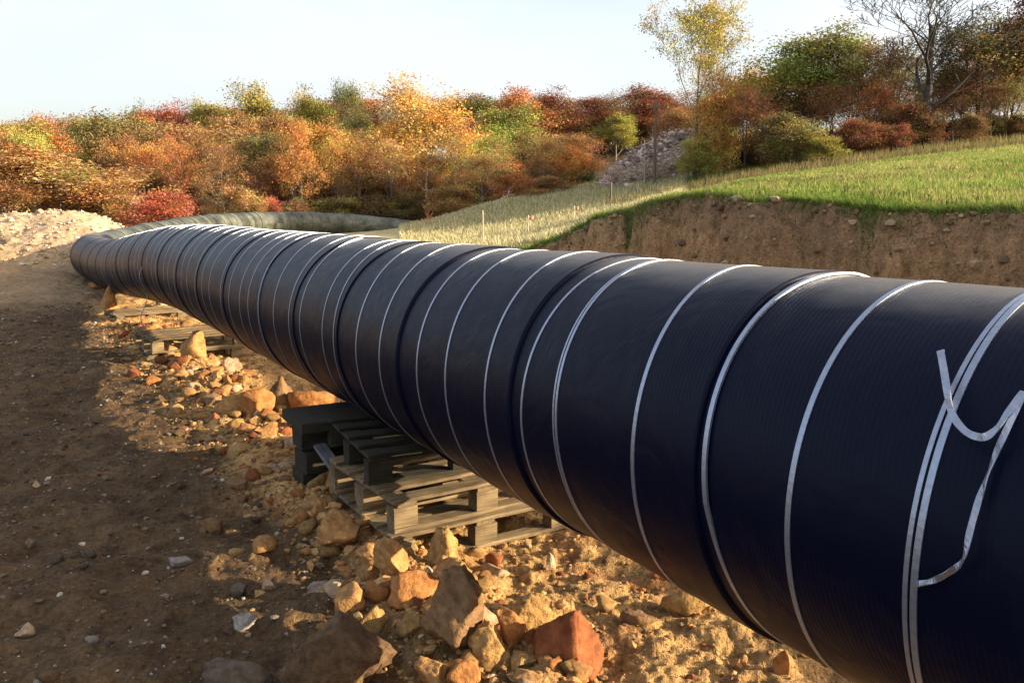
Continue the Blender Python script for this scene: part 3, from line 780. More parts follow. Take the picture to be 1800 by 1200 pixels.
# ---------------------------------------------------------------- pale gravel heap at the left
def heap():
    nx, ny = 260, 150
    gx = np.linspace(-34, -12.2, nx); gy = np.linspace(24.6, 39, ny); X, Y = np.meshgrid(gx, gy)
    u = (X + 12.2) / 22
    prof = np.exp(-((Y - 31.5) / 3.0) ** 2) * smooth(-12.4, -15.8, X) * (1 - smooth(-29, -33.5, -(-X)) * 0) * (1 - smooth(29, 33.5, -X))
    bmp = .16 * fbm(X * .9, Y * .9, 4, 90) + .12 * fbm(X * 3.2, Y * 3.2, 3, 91)
    Z = natural(X, Y) - .15 + prof * (1.72 + .4 * vnoise(X * .35, Y * 0 + 1.7, 92)) + bmp * np.minimum(prof * 3, 1)
    V = np.stack([X, Y, Z], -1).reshape(-1, 3)
    b = np.arange(nx * ny).reshape(ny, nx)
    q = np.stack([b[:-1, :-1], b[:-1, 1:], b[1:, 1:], b[1:, :-1]], -1).reshape(-1, 4)
    me = mesh_from('gravel_heap', V, q)
    c = np.array([.44, .32, .21])[None] * (1 + .5 * fbm(X * 1.3, Y * 1.3, 4, 93).reshape(-1, 1))
    low = smooth(.7, .15, (Z - natural(X, Y)).reshape(-1, 1)); c = c * (1 - low) + np.array([.40, .27, .14])[None] * low
    vcol(me, np.clip(c, .05, .8))
    t = empty('gravel_heap', (-20, 31, 0)); tag(t, 'pale heap of gravel and broken stone at the left edge before the orange wood', 'gravel heap')
    o = link('heap_body', me, M_GROUND, t); o.location = (20, -31, 0)
    m = 7000; i = R.integers(0, len(V), m); P = V[i] + R.normal(0, .05, (m, 3)) * [1, 1, 0]
    ok = (prof.reshape(-1)[i] > .12); P = P[ok]; m = len(P)
    cols = np.array([(.56, .48, .38), (.45, .34, .22), (.32, .23, .14)])[R.choice(3, m)] * R.uniform(.75, 1.15, (m, 1))
    g = gravel('loose_stones', P + [0, 0, .02], .045 * np.exp(R.normal(0, .5, m)), np.clip(cols, 0, .85)); g.parent = t; g.location = (20, -31, 0)
heap()

# ---------------------------------------------------------------- grass
def blades(name, X, Y, h, wd, cols, lean=.35):
    m = len(X); Z = height(X, Y)
    a = R.uniform(0, 6.28, m); dx, dy = np.cos(a) * wd, np.sin(a) * wd
    lx, ly = R.normal(0, lean, m) * h, R.normal(0, lean, m) * h
    V = np.empty((m, 3, 3)); V[:, 0] = np.stack([X - dx, Y - dy, Z - .02], -1); V[:, 1] = np.stack([X + dx, Y + dy, Z - .02], -1); V[:, 2] = np.stack([X + lx, Y + ly, Z + h], -1)
    me = mesh_from(name, V.reshape(-1, 3), np.arange(3 * m).reshape(-1, 3), smooth_shade=False)
    cc = np.repeat(cols, 3, 0).reshape(m, 3, 3); cc[:, 2] *= 1.15
    vcol(me, cc.reshape(-1, 3)); o = link(name, me, M_BLADE); tag(o, kind='stuff'); return o
def gcols(X, Y, m):
    dr = np.clip(smooth(-.25, .4, fbm(X * .35, Y * .35, 4, 75) + R.normal(0, .18, m)) * .62 + .08, 0, 1)[:, None]
    g = np.array([.15, .24, .04])[None] * (1 - dr) + np.array([.36, .34, .13])[None] * dr
    return g * R.uniform(.7, 1.2, (m, 1))
m = 330000
rr = 7.5 * np.exp(R.random(m) * math.log(52 / 7.5)); th = np.radians(R.uniform(-3, 36, m)); X, Y = rr * np.sin(th), rr * np.cos(th)
n_, s_ = ns(X, Y); ok = (dirt_amount(X, Y) < .5) & (n_ > bank_line(s_) - .02) & (s_ < 70)
X, Y, rr = X[ok], Y[ok], rr[ok]; m = len(X)
blades('grass', X, Y, R.uniform(.03, .085, m) * (1 + rr * .008), .004 + rr * .0007, gcols(X, Y, m))
m = 26000     # clumps of taller dry weeds
cx_ = R.random(700); rr = 8 * np.exp(cx_ * math.log(40 / 8)); th = np.radians(R.uniform(0, 36, 700)); i = R.integers(0, 700, m)
X = rr[i] * np.sin(th[i]) + R.normal(0, .16, m) * (1 + rr[i] * .03); Y = rr[i] * np.cos(th[i]) + R.normal(0, .16, m) * (1 + rr[i] * .03)
n_, s_ = ns(X, Y); ok = (dirt_amount(X, Y) < .3) & (n_ > bank_line(s_) + .1); X, Y, i = X[ok], Y[ok], i[ok]; m = len(X)
tn = np.array([(.36, .29, .13), (.20, .15, .07), (.16, .22, .05), (.30, .30, .10)])[(i * 7) % 4]
blades('weeds', X, Y, R.uniform(.05, .16, m), .007 + np.hypot(X, Y) * .0006, tn * R.uniform(.7, 1.15, (m, 1)), lean=.4)
m = 16000     # fringe hanging over the cut edge
s_ = R.uniform(0, 15, m); n_ = bank_line(s_) + R.normal(.03, .06, m); X, Y = xy(n_, s_)
blades('grass', X, Y, R.uniform(.03, .13, m), .006 + 0 * X, gcols(X, Y, m) * .8, lean=.7)
m = 60000     # dry field between the bank and the wood
Y = R.uniform(18, 56, m); X = Y * R.uniform(-.13, .2, m); ok = dirt_amount(X, Y) < .5; X, Y = X[ok], Y[ok]; m = len(X)
dr = R.random((m, 1)) * .6 + .4
blades('dry_grass', X, Y, R.uniform(.06, .3, m), .012 + Y * .0006, (np.array([.15, .2, .05]) * (1 - dr) + np.array([.66, .56, .34]) * dr) * R.uniform(.7, 1.15, (m, 1)))
m = 9000     # tall weeds along the foot of the right hand trees
X = R.uniform(4, 34, m); Y = 37.5 + R.normal(0, 1.6, m) - .04 * X; 
blades('tall_weeds', X, Y, R.uniform(.15, .5, m), .02 + 0 * X, np.array([[.24, .20, .09]]) * R.uniform(.5, 1.2, (m, 1)), lean=.25)

# ---------------------------------------------------------------- trees
def grow(seed, H=10.0, lead=.55, spread=.6, depth=4, first=.25, r0=.14, nb=(4, 6), upward=.35, fork=False):
    """returns branch polylines [(points, radii)], and the tips"""
    rng = random.Random(seed); segs = []; tips = []
    def br(p, d, L, r, lev):
        n = 5 if lev < 2 else 3
        P = [p]; Rr = [r]; q = p.copy(); dd = d.copy()
        for i in range(n):
            wb = .10 if lev else .035
            dd = dd + Vector((rng.gauss(0, wb), rng.gauss(0, wb), rng.gauss(.02, .05) + (upward * .10 if lev else 0)))
            dd.normalize(); q = q + dd * L / n; P.append(q.copy()); Rr.append(r * (1 - .72 * (i + 1) / n))
        segs.append((P, Rr))
        if lev >= depth:
            tips.append((q.copy(), lev)); return
        k = rng.randint(*nb) + (4 if lev == 0 else 0)
        for j in range(k):
            t = (first + (1 - first) * (j + rng.random() * .6) / k) if lev == 0 else .3 + .7 * (j + rng.random()) / k
            t = min(t, .98); i = int(t * n); f = t * n - i
            o = P[i].lerp(P[min(i + 1, n)], f); rad = Rr[i] * (1 - f) + Rr[min(i + 1, n)] * f
            az = j * 2.4 + rng.random() * 1.2
            side = Vector((math.cos(az), math.sin(az), 0)); side = (side - dd * side.dot(dd)).normalized()
            a = spread * rng.uniform(.75, 1.3) * (1.15 - .35 * t if lev == 0 else 1)
            nd = (dd * math.cos(a) + side * math.sin(a)); nd.z += upward * .25; nd.normalize()
            LL = L * (.55 if lev == 0 else .62) * rng.uniform(.7, 1.15) * ((1.12 - .55 * t) if lev == 0 else 1)
            br(o, nd, LL, max(rad * .62, .006), lev + 1)
        if lev: tips.append((q.copy(), lev))
    br(Vector((0, 0, -.1)), Vector((0, 0, 1)), H * (.86), r0, 0)
    return segs, tips
def branch_mesh(name, segs, minr=.007):
    V = []; F = []
    for P, Rr in segs:
        k = 6 if Rr[0] > .05 else 3
        b = len(V)
        for i, (p, r) in enumerate(zip(P, Rr)):
            r = max(r, minr); t = (P[min(i + 1, len(P) - 1)] - P[max(i - 1, 0)]).normalized()
            a = t.orthogonal().normalized(); c = t.cross(a)
            for j in range(k):
                q = 6.2832 * j / k; V.append((p + (a * math.cos(q) + c * math.sin(q)) * r)[:])
        for i in range(len(P) - 1):
            for j in range(k): F.append((b + i * k + j, b + i * k + (j + 1) % k, b + (i + 1) * k + (j + 1) % k, b + (i + 1) * k + j))
    return mesh_from(name, np.array(V), np.array(F))
def leaf_mesh(name, tips, per, sig, size, seed, low=0.0, twotone=None):
    rng = np.random.default_rng(seed)
    T = np.array([t[0][:] for t in tips]); T = T[T[:, 2] > low]
    k = len(T)
    tone = rng.uniform(.5, 1.35, (k, 1)) * np.c_[rng.uniform(.8, 1.15, k), rng.uniform(.75, 1.3, k), rng.uniform(.7, 1.3, k)]
    cnt = np.maximum(1, (per * rng.uniform(.3, 1.7, k)).astype(int))
    idx = np.repeat(np.arange(k), cnt); m = len(idx)
    C = T[idx] + rng.normal(0, sig, (m, 3)) * [1, 1, .75]
    a = rng.normal(size=(m, 3)); a /= np.linalg.norm(a, axis=1)[:, None]
    b = np.cross(a, rng.normal(size=(m, 3))); b /= np.linalg.norm(b, axis=1)[:, None]
    sz = size * rng.uniform(.6, 1.4, (m, 1))
    V = np.stack([C - a * sz, C + b * sz * .55, C + a * sz, C - b * sz * .55], 1).reshape(-1, 3)
    me = mesh_from(name, V, np.arange(4 * m).reshape(-1, 4), smooth_shade=False)
    cc = tone[idx] * rng.uniform(.75, 1.25, (m, 1))
    vcol(me, np.repeat(cc, 4, 0)); me.materials.append(M_LEAF); return me
KIND = {}
def kind(name, seed, per, sig, size, **kw):
    low = kw.pop('low', 0)
    segs, tips = grow(seed, **kw); tm = branch_mesh('trunk', segs, .012); tm.materials.append(M_BARK)
    lm = leaf_mesh('crown', tips, per, sig, size, seed, low) if per else None
    zz = [p.z for s_ in segs for p in s_[0]]; xx = [abs(p.x) for s_ in segs for p in s_[0]]
    KIND[name] = (tm, lm, max(zz) + sig, np.percentile(xx, 97) + sig)
for i in range(4): kind('broad%d' % i, 11 + i, 85, .50, .10, H=10, spread=.62, depth=3, first=.12, r0=.15, nb=(4, 6), upward=.6)
for i in range(3): kind('shrub%d' % i, 31 + i, 70, .36, .08, H=5, spread=.95, depth=3, first=.03, r0=.08, nb=(4, 5), upward=.35)
for i in range(3): kind('open%d' % i, 51 + i, 42, .42, .085, H=10, spread=.6, depth=3, first=.2, r0=.15, nb=(4, 6), upward=.6)
kind('tall', 73, 32, .30, .075, H=12, spread=.6, depth=4, first=.22, r0=.12, nb=(3, 4), upward=.6)
kind('bare', 84, 0, .1, .1, H=12, spread=.55, depth=5, first=.32, r0=.20, nb=(3, 4), upward=.75)
for i in range(4): kind('airy%d' % i, 41 + i, 34, .42, .085, H=10, spread=.7, depth=3, first=.14, r0=.13, nb=(4, 6), upward=.4)
kind('thin', 86, 3, .3, .11, H=11, spread=.5, depth=4, first=.25, r0=.12, nb=(3, 4), upward=.6)
kind('scrub', 91, 3, .2, .07, H=3.2, spread=.9, depth=4, first=.02, r0=.05, nb=(3, 4), upward=.4)

def tree(kname, px, top, D, wpx, col, label, group=None, bark=(.20, .165, .135), name='tree', cat='tree', rz=None, basepx=None):
    tm, lm, kh, kw_ = KIND[kname]
    v = ray(px, 366); x = (px - 900) / FPX * D; y = D
    z0 = float(coarse(np.array([x]), np.array([y]))[0]) - .1
    ztop = CAMZ + (366 - top) / FPX * D
    Hh = max(.6, ztop - z0); sz = Hh / kh; sx = (wpx * 1.0 / 2 / FPX * D) / kw_
    t = empty(name, (x, y, z0), random.uniform(0, 6.28) if rz is None else rz)
    t.scale = (sx, sx, sz); tag(t, label, cat, group)
    a = link('trunk', tm, None, t); a.color = (*bark, 1)
    if lm is not None:
        b = link('crown', lm, None, t); k = random.uniform(.9, 1.1); b.color = (col[0] * k * 1.6, col[1] * k * 1.57, col[2] * k * 1.45, 1)
    return t
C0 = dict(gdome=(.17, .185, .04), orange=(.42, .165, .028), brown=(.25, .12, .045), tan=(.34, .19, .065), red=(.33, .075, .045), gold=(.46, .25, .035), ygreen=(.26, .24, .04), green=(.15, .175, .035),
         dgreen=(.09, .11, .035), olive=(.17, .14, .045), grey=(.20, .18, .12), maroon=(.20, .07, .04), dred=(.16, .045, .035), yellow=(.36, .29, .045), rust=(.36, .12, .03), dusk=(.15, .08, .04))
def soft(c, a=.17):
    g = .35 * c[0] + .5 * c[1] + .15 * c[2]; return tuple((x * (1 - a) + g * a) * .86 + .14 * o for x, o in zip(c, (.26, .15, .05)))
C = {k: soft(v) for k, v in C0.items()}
GW = 'autumn trees of the far wood'
L = [  # kind, px, top, D, width, colour, label
 ('broad0', 80, 258, 44, 280, 'tan', 'broad tan brown bushy tree at the left edge, behind the gravel heap'),
 ('broad1', 178, 300, 46, 160, 'tan', 'low tan tree whose crown slopes down to the red shrub'),
 ('broad2', 12, 290, 42, 120, 'brown', 'rusty brown tree cut by the left edge of the picture'),
 ('broad2', 205, 205, 66, 160, 'olive', 'dark olive green tree with black gaps, above the gravel heap'),
 ('broad3', 50, 212, 72, 110, 'ygreen', 'yellow green tree top near the left edge'),
 ('broad0', 105, 204, 76, 110, 'rust', 'reddish orange tree top beside the yellow green one near the left edge'),
 ('broad1', 308, 184, 92, 125, 'red', 'crimson round tree top rising behind the left wood'),
 ('open0', 275, 181, 98, 60, 'dgreen', 'small dark green tree top left of the crimson crown'),
 ('broad2', 340, 222, 66, 160, 'brown', 'orange brown tree below the crimson crown'),
 ('broad3', 390, 180, 94, 80, 'ygreen', 'small yellow green tree top right of the crimson crown'),
 ('broad0', 458, 154, 92, 120, 'ygreen', 'tall rounded green and gold tree top, highest in the left wood'),
 ('broad1', 562, 162, 92, 110, 'ygreen', 'yellow green tree top left of the thin grey green one'),
 ('open1', 625, 150, 90, 70, 'dgreen', 'thin grey green pointed tree against the sky'),
 ('broad2', 455, 240, 66, 150, 'olive', 'olive brown tree in the middle of the left wood'),
 ('airy0', 400, 250, 56, 100, 'brown', 'brown tree with purple shade behind the tan shrub'),
 ('airy2', 330, 240, 56, 100, 'rust', 'rusty tree standing right above the red shrub'),
 ('broad1', 585, 215, 66, 130, 'gold', 'golden orange tree in the second row, above the bright orange one'),
 ('airy3', 535, 216, 57, 105, 'orange', 'bright orange tree low in the wood above the far pipe'),
 ('airy2', 625, 228, 60, 130, 'orange', 'large orange tree right of the bright orange one'),
 ('broad0', 690, 214, 62, 90, 'gold', 'golden tree with a rounded top left of the trunk with twiggy crown'),
 ('airy1', 598, 236, 58, 85, 'gold', 'golden yellow low tree in the front row over the grey pipe'),
 ('airy1', 690, 240, 58, 90, 'tan', 'tan and yellow low tree over the right end of the grey pipe'),
 ('open2', 748, 138, 62, 170, 'gold', 'tall golden brown tree with twiggy top and visible grey trunk'),
 ('thin', 690, 158, 78, 80, 'grey', 'nearly leafless grey tree top left of the tall golden brown tree'),
 ('airy0', 800, 238, 57, 100, 'gold', 'golden tree right of the visible grey trunk'),
 ('broad3', 885, 187, 68, 125, 'green', 'flat topped green tree among the orange ones'),
 ('broad0', 895, 163, 86, 130, 'rust', 'red orange tree top behind the flat topped green tree'),
 ('airy1', 862, 232, 58, 140, 'ygreen', 'yellow olive tree below the flat topped green tree'),
 ('shrub0', 905, 305, 52, 80, 'rust', 'small fiery orange shrub at the field edge'),
 ('airy2', 845, 268, 55, 110, 'tan', 'tan orange tree at the left end of the dry field'),
 ('airy3', 960, 250, 54, 100, 'brown', 'brown and red tree left of the last orange tree at the field'),
 ('broad0', 1008, 253, 52, 72, 'orange', 'last bright orange tree before the brush pile'),
 ('broad1', 975, 165, 90, 130, 'maroon', 'maroon tree top on the far ridge right of the red orange one'),
 ('broad2', 1035, 178, 96, 100, 'maroon', 'dull maroon tree on the far ridge above the pale field'),
 ('broad3', 1078, 205, 88, 70, 'ygreen', 'small yellow green bush tree at the edge of the pale far field'),
 ('broad0', 1140, 157, 92, 135, 'maroon', 'wide red brown tree behind the utility pole'),
 ('open0', 1065, 168, 98, 70, 'dusk', 'dusky thin tree between two maroon crowns on the ridge'),
 ('broad1', 1190, 190, 80, 100, 'brown', 'brown tree behind the tall yellow tree'),
 ('airy3', 755, 270, 57, 90, 'brown', 'brown low tree at the foot of the tall golden brown tree'),
 ('broad0', 930, 235, 66, 90, 'olive', 'olive tree right below the flat topped green crown'),
 ('broad2', 500, 205, 80, 90, 'brown', 'brown tree between the two tall yellow green tops'),
 ('broad1', 640, 200, 80, 80, 'dgreen', 'dark green tree beneath the thin pointed one'),
 ('broad3', 155, 225, 80, 80, 'dgreen', 'dark green tree between the reddish and the olive trees'),
 ('broad1', 250, 235, 74, 90, 'ygreen', 'yellow speckled tree right of the dark olive one'),
 ('broad2', 420, 205, 84, 100, 'brown', 'dull brown tree under the tall rounded green and gold top'),
]
for (k, px, tp, D, wd, c, lab) in L:
    tree(k, px, tp, D, wd, C[c], lab, GW)
S_ = [
 ('shrub0', 296, 332, 42, 130, 'red', 'round red shrub just above the far end of the black pipe'),
 ('shrub1', 432, 330, 52, 76, 'tan', 'tan orange shrub behind the far grey pipe'),
 ('shrub2', 476, 345, 53, 60, 'red', 'low red shrub right of the tan one behind the grey pipe'),
 ('shrub0', 520, 350, 55, 80, 'dusk', 'dark low shrub behind the middle of the grey pipe'),
 ('shrub1', 372, 350, 46, 70, 'dusk', 'dark low shrub between the red and the tan shrubs'),
 ('shrub2', 600, 345, 57, 90, 'olive', 'olive low shrub behind the grey pipe'),
 ('shrub0', 655, 340, 58, 80, 'dusk', 'dusky shrub with dark hollow over the grey pipe'),
 ('shrub1', 720, 335, 58, 90, 'olive', 'olive shrub above the right end of the grey pipe'),
 ('shrub2', 800, 325, 56, 90, 'tan', 'tan shrub at the left tip of the dry field'),
 ('shrub0', 965, 310, 50, 80, 'brown', 'brown shrub at the upper edge of the dry field'),
 ('shrub1', 235, 345, 44, 70, 'tan', 'tan shrub between the gravel heap and the red shrub'),
]
for (k, px, tp, D, wd, c, lab) in S_:
    tree(k, px, tp, D, wd, C[c], lab, 'shrubs before the far wood', name='shrub', cat='shrub')
for i in range(26):
    px = -170 + i * 55 + random.uniform(-15, 15)
    cn_ = random.choice(('brown', 'olive', 'dusk', 'maroon', 'rust', 'dgreen'))
    tree('broad%d' % (i % 4), px, float(np.interp(px, [0, 140, 260, 400, 460, 560, 620, 740, 800, 860, 960, 1040, 1140, 1250], [222, 215, 197, 195, 178, 183, 180, 172, 182, 180, 184, 196, 182, 200])) + random.uniform(-6, 12), 104 + random.uniform(-6, 6), 140, C[cn_],
         'dull %s tree deep in the far wood, seen only in gaps between nearer crowns' % dict(brown='brown', olive='olive', dusk='dusky', maroon='maroon', rust='rusty', dgreen='dark green')[cn_], 'trees deep in the far wood')
for i in range(9):
    px = 960 + i * 30; tree('shrub%d' % (i % 3), px, 218 + random.uniform(-8, 8), random.uniform(93, 99), 75, C[random.choice(('dusk', 'maroon', 'brown'))],
         'dusky bush on the ridge beneath the maroon crowns', 'bushes on the far ridge', name='shrub', cat='shrub')
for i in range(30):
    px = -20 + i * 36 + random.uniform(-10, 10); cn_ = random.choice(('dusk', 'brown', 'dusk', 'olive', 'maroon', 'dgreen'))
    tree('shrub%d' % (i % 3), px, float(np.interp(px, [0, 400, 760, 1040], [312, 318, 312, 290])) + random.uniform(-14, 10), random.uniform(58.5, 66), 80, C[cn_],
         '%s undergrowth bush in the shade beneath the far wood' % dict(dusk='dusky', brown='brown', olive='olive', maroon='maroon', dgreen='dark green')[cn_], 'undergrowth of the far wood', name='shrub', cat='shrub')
for i in range(20):
    px = 5 + i * 52 + random.uniform(-14, 14); cn_ = random.choice(('orange', 'gold', 'brown', 'olive', 'rust', 'tan', 'brown', 'ygreen'))
    tree(random.choice(('open0', 'open1', 'open2', 'broad0', 'broad1')), px, 235 + random.uniform(-22, 45), random.uniform(57, 74), random.uniform(65, 100), C[cn_],
         'slim %s tree in the second row of the far wood' % dict(orange='orange', gold='golden', brown='brown', olive='olive', rust='rusty', tan='tan', ygreen='yellow green')[cn_], GW)
for i in range(7):
    tree('broad%d' % (i % 4), -60 - 95 * i, 215 + random.uniform(-15, 20), 60, 190, C[random.choice(('brown', 'orange', 'tan', 'olive'))],
         'autumn tree continuing the far wood beyond the left edge of the picture', 'trees beyond the left edge')
# right hand stand
for i in range(16):
    px = 1235 + i * 40 + random.uniform(-12, 12); cn_ = random.choice(('dusk', 'brown', 'olive', 'maroon', 'dusk', 'brown'))
    tree('airy%d' % (i % 4), px, float(np.interp(px, [1235, 1330, 1500, 1850], [175, 120, 115, 70])) + random.uniform(-15, 25), random.uniform(50, 58), 110, C[cn_],
         'dim %s tree filling the back of the right hand stand' % dict(dusk='dusky', brown='brown', olive='olive', maroon='maroon')[cn_], 'trees at the back of the right stand')
for i in range(24):
    px = 1225 + i * 27 + random.uniform(-8, 8); cn_ = random.choice(('dusk', 'maroon', 'brown', 'dusk', 'olive', 'rust'))
    tree('shrub%d' % (i % 3), px, float(np.interp(px, [1225, 1500, 1850], [262, 222, 195])) + random.uniform(-18, 14), random.uniform(41.5, 47), 60, C[cn_],
         'scrubby %s undergrowth bush between the trunks of the right hand stand' % dict(dusk='dusky', brown='brown', olive='olive', maroon='maroon', rust='rusty')[cn_], 'undergrowth of the right stand', name='shrub', cat='shrub')
GR = 'trees on the grassy rise at the right'
Rt = [
 ('tall', 1212, -6, 44, 172, 'yellow', 'tall slender tree with sparse yellow leaves against the white sky', (.20, .17, .12)),
 ('airy0', 1262, 118, 47, 120, 'gold', 'golden orange tree just right of the tall slender yellow one', None),
 ('open0', 1325, 110, 48, 110, 'gold', 'thin golden tree with sky showing through, left of the green dome', None),
 ('broad3', 1400, 62, 45, 180, 'gdome', 'green domed tree crown in the middle of the right stand', (.12, .10, .07)),
 ('airy1', 1410, 150, 44, 150, 'brown', 'brown tree under the green dome', None),
 ('open1', 1508, 72, 45, 110, 'tan', 'airy orange tan tree left of the bare tree', None),
 ('bare', 1612, -45, 41, 270, 'grey', 'big bare dark trunked tree spreading against the sky', (.07, .062, .055)),
 ('thin', 1540, 60, 46, 190, 'grey', 'leaning almost bare tree behind the big bare one', (.12, .11, .1)),
 ('open2', 1702, 28, 42, 190, 'olive', 'dark olive tree right of the big bare tree', (.06, .05, .04)),
 ('airy0', 1668, 120, 44, 110, 'dusk', 'dusky low tree between the bare and the olive trees', None),
 ('broad2', 1795, -15, 42, 130, 'dred', 'deep red tree cut by the right edge of the picture', (.06, .05, .04)),
 ('open0', 1752, 20, 44, 120, 'brown', 'brown tree between the olive and the deep red one', None),
 ('broad1', 1870, -10, 44, 160, 'brown', 'brown tree just beyond the right edge of the picture', None),
 ('broad3', 1960, 10, 45, 180, 'olive', 'olive tree farther beyond the right edge of the picture', None),
 ('airy1', 1300, 160, 42, 100, 'maroon', 'red brown bush left of the green dome tree', None),
 ('shrub1', 1372, 208, 40, 120, 'olive', 'olive green bush at the grass edge below the green dome', None),
 ('shrub2', 1250, 165, 43, 80, 'gold', 'golden bush at the foot of the slender yellow tree', None),
 ('airy2', 1452, 150, 43, 110, 'maroon', 'red brown bush under the right side of the green dome', None),
 ('airy3', 1530, 150, 42, 120, 'rust', 'rusty bush left of the dark bare trunk', None),
 ('shrub2', 1490, 215, 40, 90, 'maroon', 'low maroon bush at the grass edge', None),
 ('shrub1', 1585, 190, 41, 90, 'dusk', 'dusky bush right beside the dark bare trunk', None),
 ('airy0', 1655, 140, 42, 110, 'maroon', 'red bush right of the dark bare trunk', None),
 ('airy1', 1720, 150, 41, 110, 'dusk', 'dark bush below the olive tree', None),
 ('airy1', 1790, 140, 40, 80, 'ygreen', 'yellow green bush at the right edge of the picture', None),
 ('shrub2', 1440, 244, 38.5, 60, 'ygreen', 'tiny yellow green bush low on the grass edge', None),
 ('shrub0', 1690, 205, 39, 60, 'dusk', 'dusky bush on the grass edge below the olive tree', None),
 ('shrub1', 1560, 225, 39, 60, 'maroon', 'small red brown bush just left of the foot of the bare tree', None),
 ('shrub2', 1220, 245, 42, 60, 'ygreen', 'yellowish bush around the slender yellow tree trunk', None),
 ('airy2', 1345, 165, 52, 130, 'dusk', 'dusky tree behind the golden ones at the rise', None),
 ('airy1', 1480, 140, 52, 130, 'brown', 'brown tree behind the airy orange tan one', None),
 ('airy3', 1620, 150, 54, 150, 'brown', 'brown tree behind the big bare tree', None),
 ('airy0', 1740, 110, 54, 160, 'dusk', 'dusky tree behind the olive one', None),
]
for (k, px, tp, D, wd, c, lab, bk) in Rt:
    sh = 'bush' in lab
    tree(k, px, tp, D, wd, C[c], lab, 'bushes on the grassy rise at the right' if sh else GR, bk or (.08, .065, .05), name='shrub' if sh else 'tree', cat='shrub' if sh else 'tree')

# ---------------------------------------------------------------- brush pile, posts, stakes
def brush():
    cx, cy = 7.4 / 1.0 - .6, 50.0
    x0 = (1040 - 900) / FPX * 50; x1 = (1235 - 900) / FPX * 48
    t = empty('brush_pile', ((x0 + x1) / 2, 48, 0)); tag(t, 'pale grey heap of cleared brush and stone at the end of the dry field', 'brush pile')
    gx = np.linspace(x0 - .5, x1 + 1.5, 70); gy = np.linspace(45.5, 52, 40); X, Y = np.meshgrid(gx, gy)
    u = (X - x0) / (x1 - x0)
    ph = smooth(-.02, .45, u) * (1 - smooth(1.05, 1.25, u)) * np.exp(-((Y - 49) / 1.8) ** 2)
    Z = natural(X, Y) - .1 + ph * (1.9 + .9 * vnoise(X * .8, Y * .8, 2)) + .35 * fbm(X * 1.6, Y * 1.6, 3, 3) * np.minimum(1, ph * 3)
    V = np.stack([X, Y, Z], -1).reshape(-1, 3); b = np.arange(V.shape[0]).reshape(X.shape)
    q = np.stack([b[:-1, :-1], b[:-1, 1:], b[1:, 1:], b[1:, :-1]], -1).reshape(-1, 4)
    me = mesh_from('pile_body', V, q); vcol(me, np.tile(np.array([[.46, .35, .29]]), (len(V), 1)))
    loc = t.location
    o = link('pile_body', me, M_GROUND, t); o.location = -Vector(loc)
    w_ = ph.reshape(-1); i = R.choice(len(V), 2600, p=w_ / w_.sum()); P = V[i] + R.normal(0, .16, (2600, 3))
    cols = np.array([(.66, .54, .47), (.5, .38, .32), (.22, .14, .11), (.75, .66, .58)])[R.choice(4, 2600)]
    g = gravel('pale_stones', P, .10 * np.exp(R.normal(0, .4, 2600)), cols); g.parent = t; g.location = -Vector(loc)
    # twigs
    m_ = 2600; i = R.choice(len(V), m_, p=w_ / w_.sum()); P = V[i]; a = R.normal(size=(m_, 3)) * [1, 1, .7]; a /= np.linalg.norm(a, axis=1)[:, None]; a[:, 2] = abs(a[:, 2])
    ln = R.uniform(.3, 1.0, (m_, 1)); sd_ = np.cross(a, [[0, 1, .2]]); sd_ = sd_ / np.linalg.norm(sd_, axis=1)[:, None] * .018
    sd2 = np.cross(a, sd_)
    V2 = np.stack([P - sd_, P + sd_, P + sd2 * 1.6, P + a * ln], 1).reshape(-1, 3); F = np.array([(0, 1, 3), (1, 2, 3), (2, 0, 3)])
    F = (F[None] + (np.arange(m_) * 4)[:, None, None]).reshape(-1, 3)
    me = mesh_from('twigs', V2, F, smooth_shade=False); vcol(me, np.repeat(np.array([(.42, .35, .3), (.2, .15, .13), (.55, .48, .42)])[R.choice(3, m_)], 4, 0))
    g = link('twigs', me, M_PEB, t); g.location = -Vector(loc); tag(g, kind='stuff')
brush()
for (px, tp, D, wd) in ((1130, 285, 46, 90), (1195, 250, 46, 80), (1165, 240, 49, 90), (1085, 290, 47, 60)):
    tree('scrub', px, tp, D, wd, (.46, .35, .29), '%s leafless pinkish scrub on the brush pile' % {1130: 'low pale', 1195: 'tall right hand', 1165: 'tallest', 1085: 'leftmost small'}[px], 'scrub on the brush pile', (.42, .33, .27), name='scrub', cat='shrub')

def pole_mesh(name, h, r0, r1, k=10):
    V = []; n = 6
    for i in range(n + 1):
        z = h * i / n; r = r0 + (r1 - r0) * i / n
        for j in range(k): V.append((r * math.cos(6.2832 * j / k) + .01 * math.sin(z * 2), r * math.sin(6.2832 * j / k), z))
    loops = []; sizes = []
    for i in range(n):
        for j in range(k): loops += [i * k + j, i * k + (j + 1) % k, (i + 1) * k + (j + 1) % k, (i + 1) * k + j]; sizes.append(4)
    loops += list(range(n * k, n * k + k)); sizes.append(k)
    return mesh_from(name, np.array(V), loops=loops, sizes=sizes)
def post(px, top, D, r, mat, label, cat, name, cross=False, group=None):
    x = (px - 900) / FPX * D; y = D; z0 = hz(x, y) - .1; h = CAMZ + (366 - top) / FPX * D - z0
    t = empty(name, (x, y, z0)); tag(t, label, cat, group)
    link('shaft', pole_mesh('shaft', h, r, r * .75), mat, t)
    return t, h
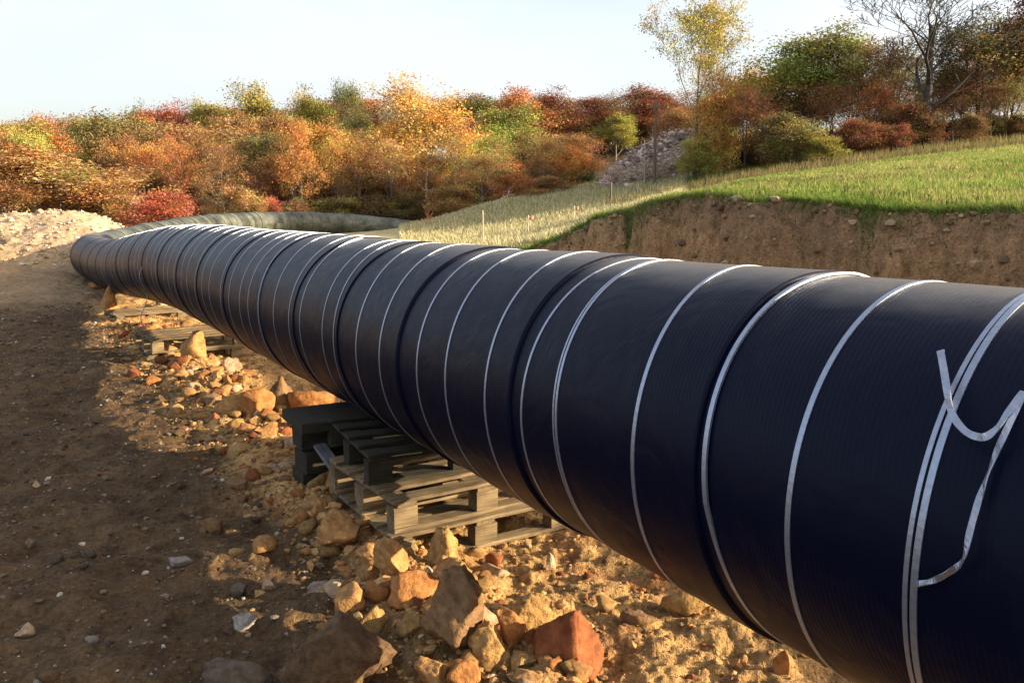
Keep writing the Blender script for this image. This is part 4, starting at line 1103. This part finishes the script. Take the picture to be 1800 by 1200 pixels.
t, h = post(1146, 185, 44, .075, M_POST, 'thin grey brown utility pole rising from the brush pile', 'utility pole', 'utility_pole')
o = link('crossarm', box_mesh('crossarm', .9, .08, .1), M_POST, t); o.location = (0, -.1, h - .35)
post(1071, 322, 38, .055, M_POST, 'short dark post standing at the far end of the dry field', 'post', 'field_post')
for px, tp, D, fl, lab in ((849, 370, 30, 0, 'pale survey stake alone in the dry field'), (928, 378, 27, 1, 'stake with an orange pink ribbon in the middle of the dry field'), (1008, 362, 31, 1, 'stake with an orange pink ribbon near the bank'),
                      (1128, 250, 45, 0, 'white stake in front of the brush pile, left of the utility pole'), (1118, 322, 41, 0, 'short pale stake at the foot of the brush pile')):
    t, h = post(px, tp, D, .022, M_STAKE, lab, 'survey stake', 'survey_stake', group='survey stakes in the field')
    if fl:
        V = []; 
        for i in range(6):
            xx = .028 + i * .028; V += [(xx, .02 * math.sin(i * 1.4), h - .05), (xx, .03 * math.sin(i * 1.4 + .6), h - .13 - .012 * i), (xx, .02 * math.sin(i * 1.4) + .004, h - .05), (xx, .03 * math.sin(i * 1.4 + .6) + .004, h - .13 - .012 * i)]
        F = []
        for i in range(5):
            b = i * 4; F += [(b, b + 4, b + 5, b + 1), (b + 3, b + 7, b + 6, b + 2), (b, b + 2, b + 6, b + 4), (b + 1, b + 5, b + 7, b + 3)]
        link('ribbon', mesh_from('ribbon', np.array(V), np.array(F)), M_FLAG, t)
# fallen white branches at the wood's edge
for j, (px, py, lab) in enumerate(((868, 345, 'pale fallen branch at the edge of the wood by the dry field'), (750, 385, 'reddish broken branch beside the end of the grey pipe'))):
    x, y = on_ground(px, py + 14)
    segs, tips = grow(200 + j, H=1.3, depth=2, r0=.05, nb=(2, 3), spread=.6)
    me = branch_mesh('fallen_branch', segs, .012); o = link('fallen_branch', me, M_BARK); o.location = (x, y, hz(x, y) + .1)
    o.rotation_euler = (0, 1.15 - .4 * j, .5 + j); o.color = (.6, .5, .38, 1) if j == 0 else (.4, .16, .09, 1); tag(o, lab, 'branch')
